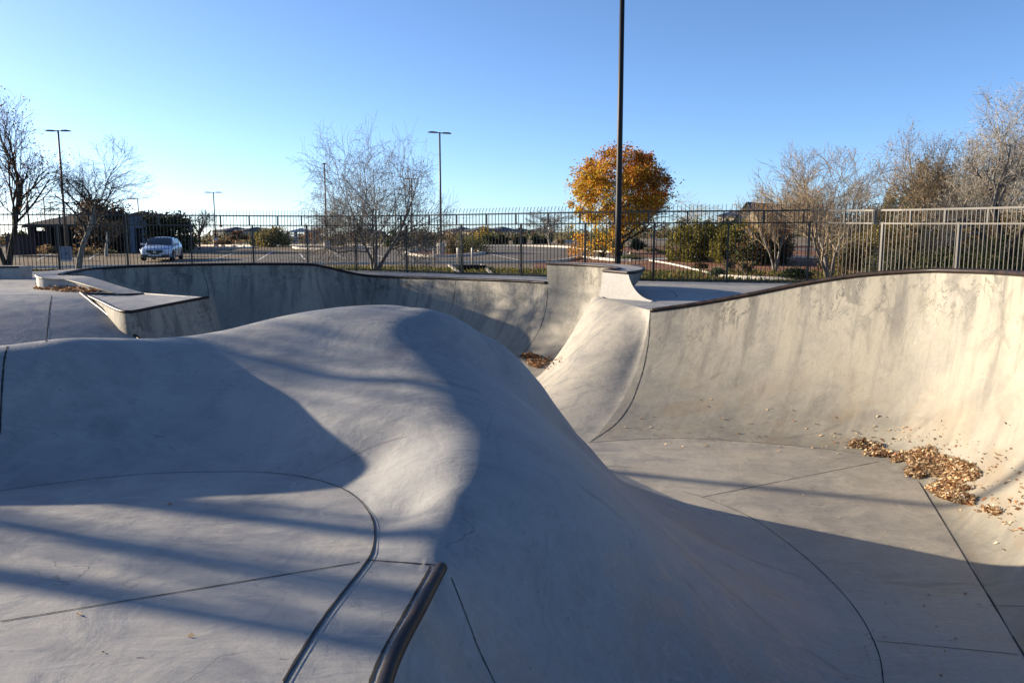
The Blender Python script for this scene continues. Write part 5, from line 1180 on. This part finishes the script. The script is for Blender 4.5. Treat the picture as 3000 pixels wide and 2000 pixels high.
# ================================================================== JOINTS AND LEAVES ON THE CONCRETE
def bvh_all():
    V, Fc = [], []
    for v, f in CONC:
        b = len(V); V.extend([tuple(p) for p in v]); Fc.extend([tuple(b + i for i in q) for q in f])
    return bvhtree.BVHTree.FromPolygons(V, Fc)
BVH = bvh_all()
def hit(px, py):
    d = Vector(ray(px, py)).normalized(); loc, n, i, t = BVH.ray_cast(Vector((0, 0, CAMZ)), d, 60)
    if loc is None: return None, None
    if n.dot(d) > 0: n = -n
    return loc, n
def joint(pxs, wd, parent, curve=True, lift=.0025):
    L = catmull([(a, b, 0) for a, b in pxs], max(12, len(pxs) * 8)) if curve else np.array([np.array([*pxs[0], 0]) + (np.array([*pxs[1], 0]) - np.array([*pxs[0], 0])) * t for t in np.linspace(0, 1, 30)])
    pts = [hit(a, b) for a, b, _ in L]; pts = [(p, n) for p, n in pts if p is not None]
    seg = [[]]
    for p, n in pts:
        if seg[-1] and (seg[-1][-1][0] - p).length > 1.2: seg.append([])
        seg[-1].append((p, n))
    for sg in seg:
        if len(sg) < 2: continue
        A = []
        for i, (p, n) in enumerate(sg):
            d = (sg[min(i + 1, len(sg) - 1)][0] - sg[max(i - 1, 0)][0]).normalized(); s = d.cross(n).normalized() * wd * .5 * random.uniform(.7, 1.25); q = p + n * lift
            A.append([tuple(q - s), tuple(q + s)])
        mb = MB(); mb.grid(np.array(A)); o = mb.build('joint_line', M_joint, parent)
        if parent is None: o['kind'] = 'structure'
for k0_, k1_, wa, wb in ((8, 96, .005, .007), (95, 152, .006, .010)):
    mb = MB(); A_ = arc3[k0_:k1_]; d_ = np.gradient(A_[:, :2], axis=0); d_ /= np.linalg.norm(d_, axis=1)[:, None]; wv_ = np.linspace(wa, wb, len(A_)) * np.random.uniform(.8, 1.2, len(A_)); rows_ = []
    for s_ in (-.5, .5): q_ = A_.copy(); q_[:, 0] -= d_[:, 1] * wv_ * s_; q_[:, 1] += d_[:, 0] * wv_ * s_; q_[:, 2] = ZD + .0085; rows_.append(q_)
    mb.grid(np.stack(rows_, axis=1)); mb.build('joint_line', M_joint, mound)
joint([(0, 1820), (1075, 1643)], .008, mound, False); joint([(1078, 1640), (1180, 1647), (1283, 1655)], .008, mound)
joint([(a - 30 - (b - 1660) * .035, b - 4) for a, b in COP[:-1]], .012, mound)
joint([(1322, 1692), (1345, 1750), (1375, 1828), (1402, 1900), (1452, 2005)], .007, mound)
joint([(2000, 1440), (2055, 1455), (2161, 1496), (2250, 1547), (2389, 1657), (2506, 1782), (2572, 1906), (2590, 2010)], .008, mound)
joint([(22, 1014), (12, 1060), (5, 1150), (0, 1270)], .012, mound)
joint([(890, 1402), (1000, 1350), (1100, 1305), (1190, 1278)], .0022, mound)
joint([(2058, 1455), (2572, 1352)], .009, bowl_r, False); joint([(2692, 1410), (3005, 1925)], .014, bowl_r, False)
joint([(2902, 1773), (3005, 1775)], .007, bowl_r, False); joint([(2568, 1876), (2985, 1916)], .006, bowl_r, False)
joint([(1904, 916), (1901, 990), (1886, 1075), (1868, 1132), (1845, 1187), (1802, 1243), (1728, 1295)], .016, bowl_r)
joint([(1605, 842), (1600, 900), (1585, 955), (1560, 1000), (1524, 1044)], .025, bowl_f)
joint([(1104, 813), (1098, 850), (1088, 892)], .018, bowl_f); joint([(1335, 822), (1331, 860), (1326, 898)], .018, bowl_f)
joint([(590, 782), (606, 830), (612, 870)], .018, bowl_f)
joint([(152, 866), (146, 900), (140, 960), (136, 1000)], .02, bank)
joint([(1917, 840), (1948, 846), (1974, 857), (1983, 866), (1976, 872)], .02, pocket)
joint([(400, 918), (418, 970)], .012, plat, False); joint([(590, 880), (620, 940)], .010, plat, False)
def m_dead(name, c): return m_leaf(name, c, .3, .15)
D_tan, D_brown, D_rust, D_pale = m_dead('dead_tan_leaf', (.55, .38, .21)), m_dead('dead_brown_leaf', (.22, .11, .05)), m_dead('dead_rust_leaf', (.32, .14, .055)), m_dead('dead_pale_leaf', (.68, .54, .35))
def pile(polys, n, size, stack, rng, soft=0.0):
    """curled leaves lying on whatever concrete the photo shows there"""
    C = []
    for poly in polys:
        P_ = np.array(poly, float); lo, hi = P_.min(0), P_.max(0); k = 0; need = n[polys.index(poly)] if isinstance(n, list) else n
        while k < need:
            q = rng.uniform(lo, hi)
            if not inside(np.array([q]), [tuple(a) for a in poly])[0]: continue
            p, nn = hit(*q)
            k += 1
            if p is None: continue
            C.append(np.array(p + nn * (size * .12 + rng.uniform(0, 1) ** 2 * stack)))
    return np.array(C)
def curled(C, size, rng):
    k = len(C); a = rng.uniform(0, 2 * math.pi, k); d = np.stack([np.cos(a), np.sin(a), rng.normal(size=k) * .35], 1); s = np.stack([-np.sin(a), np.cos(a), rng.normal(size=k) * .35], 1)
    z = (size * rng.uniform(.55, 1.35, k))[:, None]; up = np.array([0, 0, 1.0]) * z * rng.uniform(.05, .35, (k, 1))
    V = np.stack([C - d * z * .55, C - s * z * .32 + up, C + d * z * .6, C + s * z * .32 + up, C + d * z * .05], 1)   # two lobes about a midrib
    Q = np.array([[0, 1, 4, 3], [1, 2, 3, 4]]); F_ = (np.arange(k) * 5)[:, None, None] + Q[None]; return V.reshape(-1, 3), F_.reshape(-1, 4)
rng = np.random.default_rng(91)
zz = lambda L: [(2400 + a / 3.733, 1180 + b / 3.733) for a, b in L]
BIG = [zz([(330, 420), (470, 405), (560, 440), (690, 455), (640, 500), (780, 540), (820, 600), (620, 595), (450, 575), (520, 520), (410, 500), (320, 480)]),
       zz([(800, 560), (1000, 530), (1200, 485), (1300, 510), (1290, 570), (1480, 600), (1720, 690), (1780, 800), (1690, 860), (1540, 880), (1690, 950), (1560, 980), (1300, 950), (1150, 940), (1290, 890), (1340, 830), (1180, 800), (1090, 835), (940, 800), (930, 740), (1000, 690), (930, 640), (780, 660)]),
       zz([(1150, 935), (1300, 950), (1420, 1000), (1560, 990), (1710, 1050), (1690, 1120), (1540, 1110), (1420, 1075), (1300, 1040)]), zz([(1790, 1150), (1960, 1160), (2000, 1200), (1950, 1240), (1800, 1190)])]
C = pile(BIG, [900, 3900, 850, 180], .048, .05, rng)
SC1 = [(1740, 1240), (2000, 1150), (2300, 1190), (2600, 1220), (2960, 1240), (3000, 1500), (2990, 1640), (2850, 1560), (2700, 1380), (2450, 1340), (2000, 1330)]
SC2 = zz([(0, 330), (500, 280), (1100, 250), (1900, 420), (2240, 800), (2240, 1450), (1600, 1200), (1700, 900), (900, 480), (0, 520)])
C2 = pile([SC1, SC2], [130, 190], .05, .0, rng); C3 = pile([[(0, 1420), (1090, 1420), (1090, 1900), (600, 2000), (0, 2000)], [(1750, 1300), (2600, 1500), (3000, 1900), (2700, 2000), (2300, 1500)]], [4, 30], .03, .0, rng)
V1, F1 = curled(np.vstack([C, C2]), .046, rng); V2, F2 = curled(C3, .025, rng)
o = mesh_np('fallen_leaves', np.vstack([V1, V2]), np.vstack([F1, F2 + len(V1)]), [D_tan, D_brown, D_rust, D_pale], None, np.repeat(rng.choice(4, (len(F1) + len(F2)) // 2, p=[.42, .16, .12, .30]), 2)); prop(o, 'curled tan and brown leaves drifted on the near bowl floor under the right wall', 'leaves', None, 'stuff')
C = pile([[(1526, 1040), (1560, 1038), (1585, 1045), (1560, 1053), (1530, 1050)], [(1540, 1056), (1580, 1050), (1610, 1053), (1606, 1066), (1575, 1080), (1550, 1072)], [(1560, 1040), (1650, 1045), (1650, 1080), (1600, 1090)]], [240, 420, 40], .07, .06, rng); V1, F1 = curled(C, .08, rng)
o = mesh_np('fallen_leaves', V1, F1, [D_tan, D_brown, D_rust], None, np.repeat(rng.integers(0, 3, len(F1) // 2), 2)); prop(o, 'small brown leaf pile on the far pit floor beside the rounded hip', 'leaves', None, 'stuff')
C = pile([[(100, 838), (120, 842), (200, 846), (260, 851), (296, 857), (240, 859), (160, 853), (110, 846)]], [420], .07, .09, rng); V1, F1 = curled(C, .085, rng)
o = mesh_np('fallen_leaves', V1, F1, [D_tan, D_brown, D_rust], None, np.repeat(rng.integers(0, 3, len(F1) // 2), 2)); prop(o, 'rusty brown leaves heaped along the base of the curved ledge', 'leaves', None, 'stuff')
# leaves and grass tufts on the lawn strip behind the fence
C = []
for _ in range(5200):
    th = rng.uniform(-.55, .50); r = Rf(th) + rng.uniform(.3, 7.5); x, y = r * math.sin(th), r * math.cos(th)
    if th > .25 and r - Rf(th) > 3.5: continue
    C.append((x, y, ground_z(x, y) + .05))
V1, F1 = curled(np.array(C), .085, rng); o = mesh_np('lawn_leaves', V1, F1, [D_tan, D_brown, L_gold, L_yel], None, np.repeat(rng.integers(0, 4, len(F1) // 2), 2)); prop(o, 'yellow and tan leaves scattered over the lawn strip behind the fence', 'leaves', None, 'stuff')
C = []
for _ in range(16000):
    th = rng.uniform(-.58, .48); r = Rf(th) + .25 + rng.uniform(0, 1) ** 1.2 * 7.5; x, y = r * math.sin(th), r * math.cos(th); C.append((x, y, ground_z(x, y) + .03))
C = np.array(C); k = len(C); a = rng.uniform(0, 6.28, k); w_ = np.stack([np.cos(a), np.sin(a), np.zeros(k)], 1) * .035; h = np.stack([rng.normal(size=k) * .04, rng.normal(size=k) * .04, rng.uniform(.05, .15, k)], 1)
V1 = np.stack([C - w_, C + w_, C + w_ * .3 + h, C - w_ * .3 + h], 1).reshape(-1, 3); o = mesh_np('grass', V1, np.arange(4 * k).reshape(k, 4), [L_green, L_ygreen, L_olive], None, rng.integers(0, 3, k)); prop(o, 'short patchy grass on the strip between fence and parking lot', 'grass', None, 'stuff')
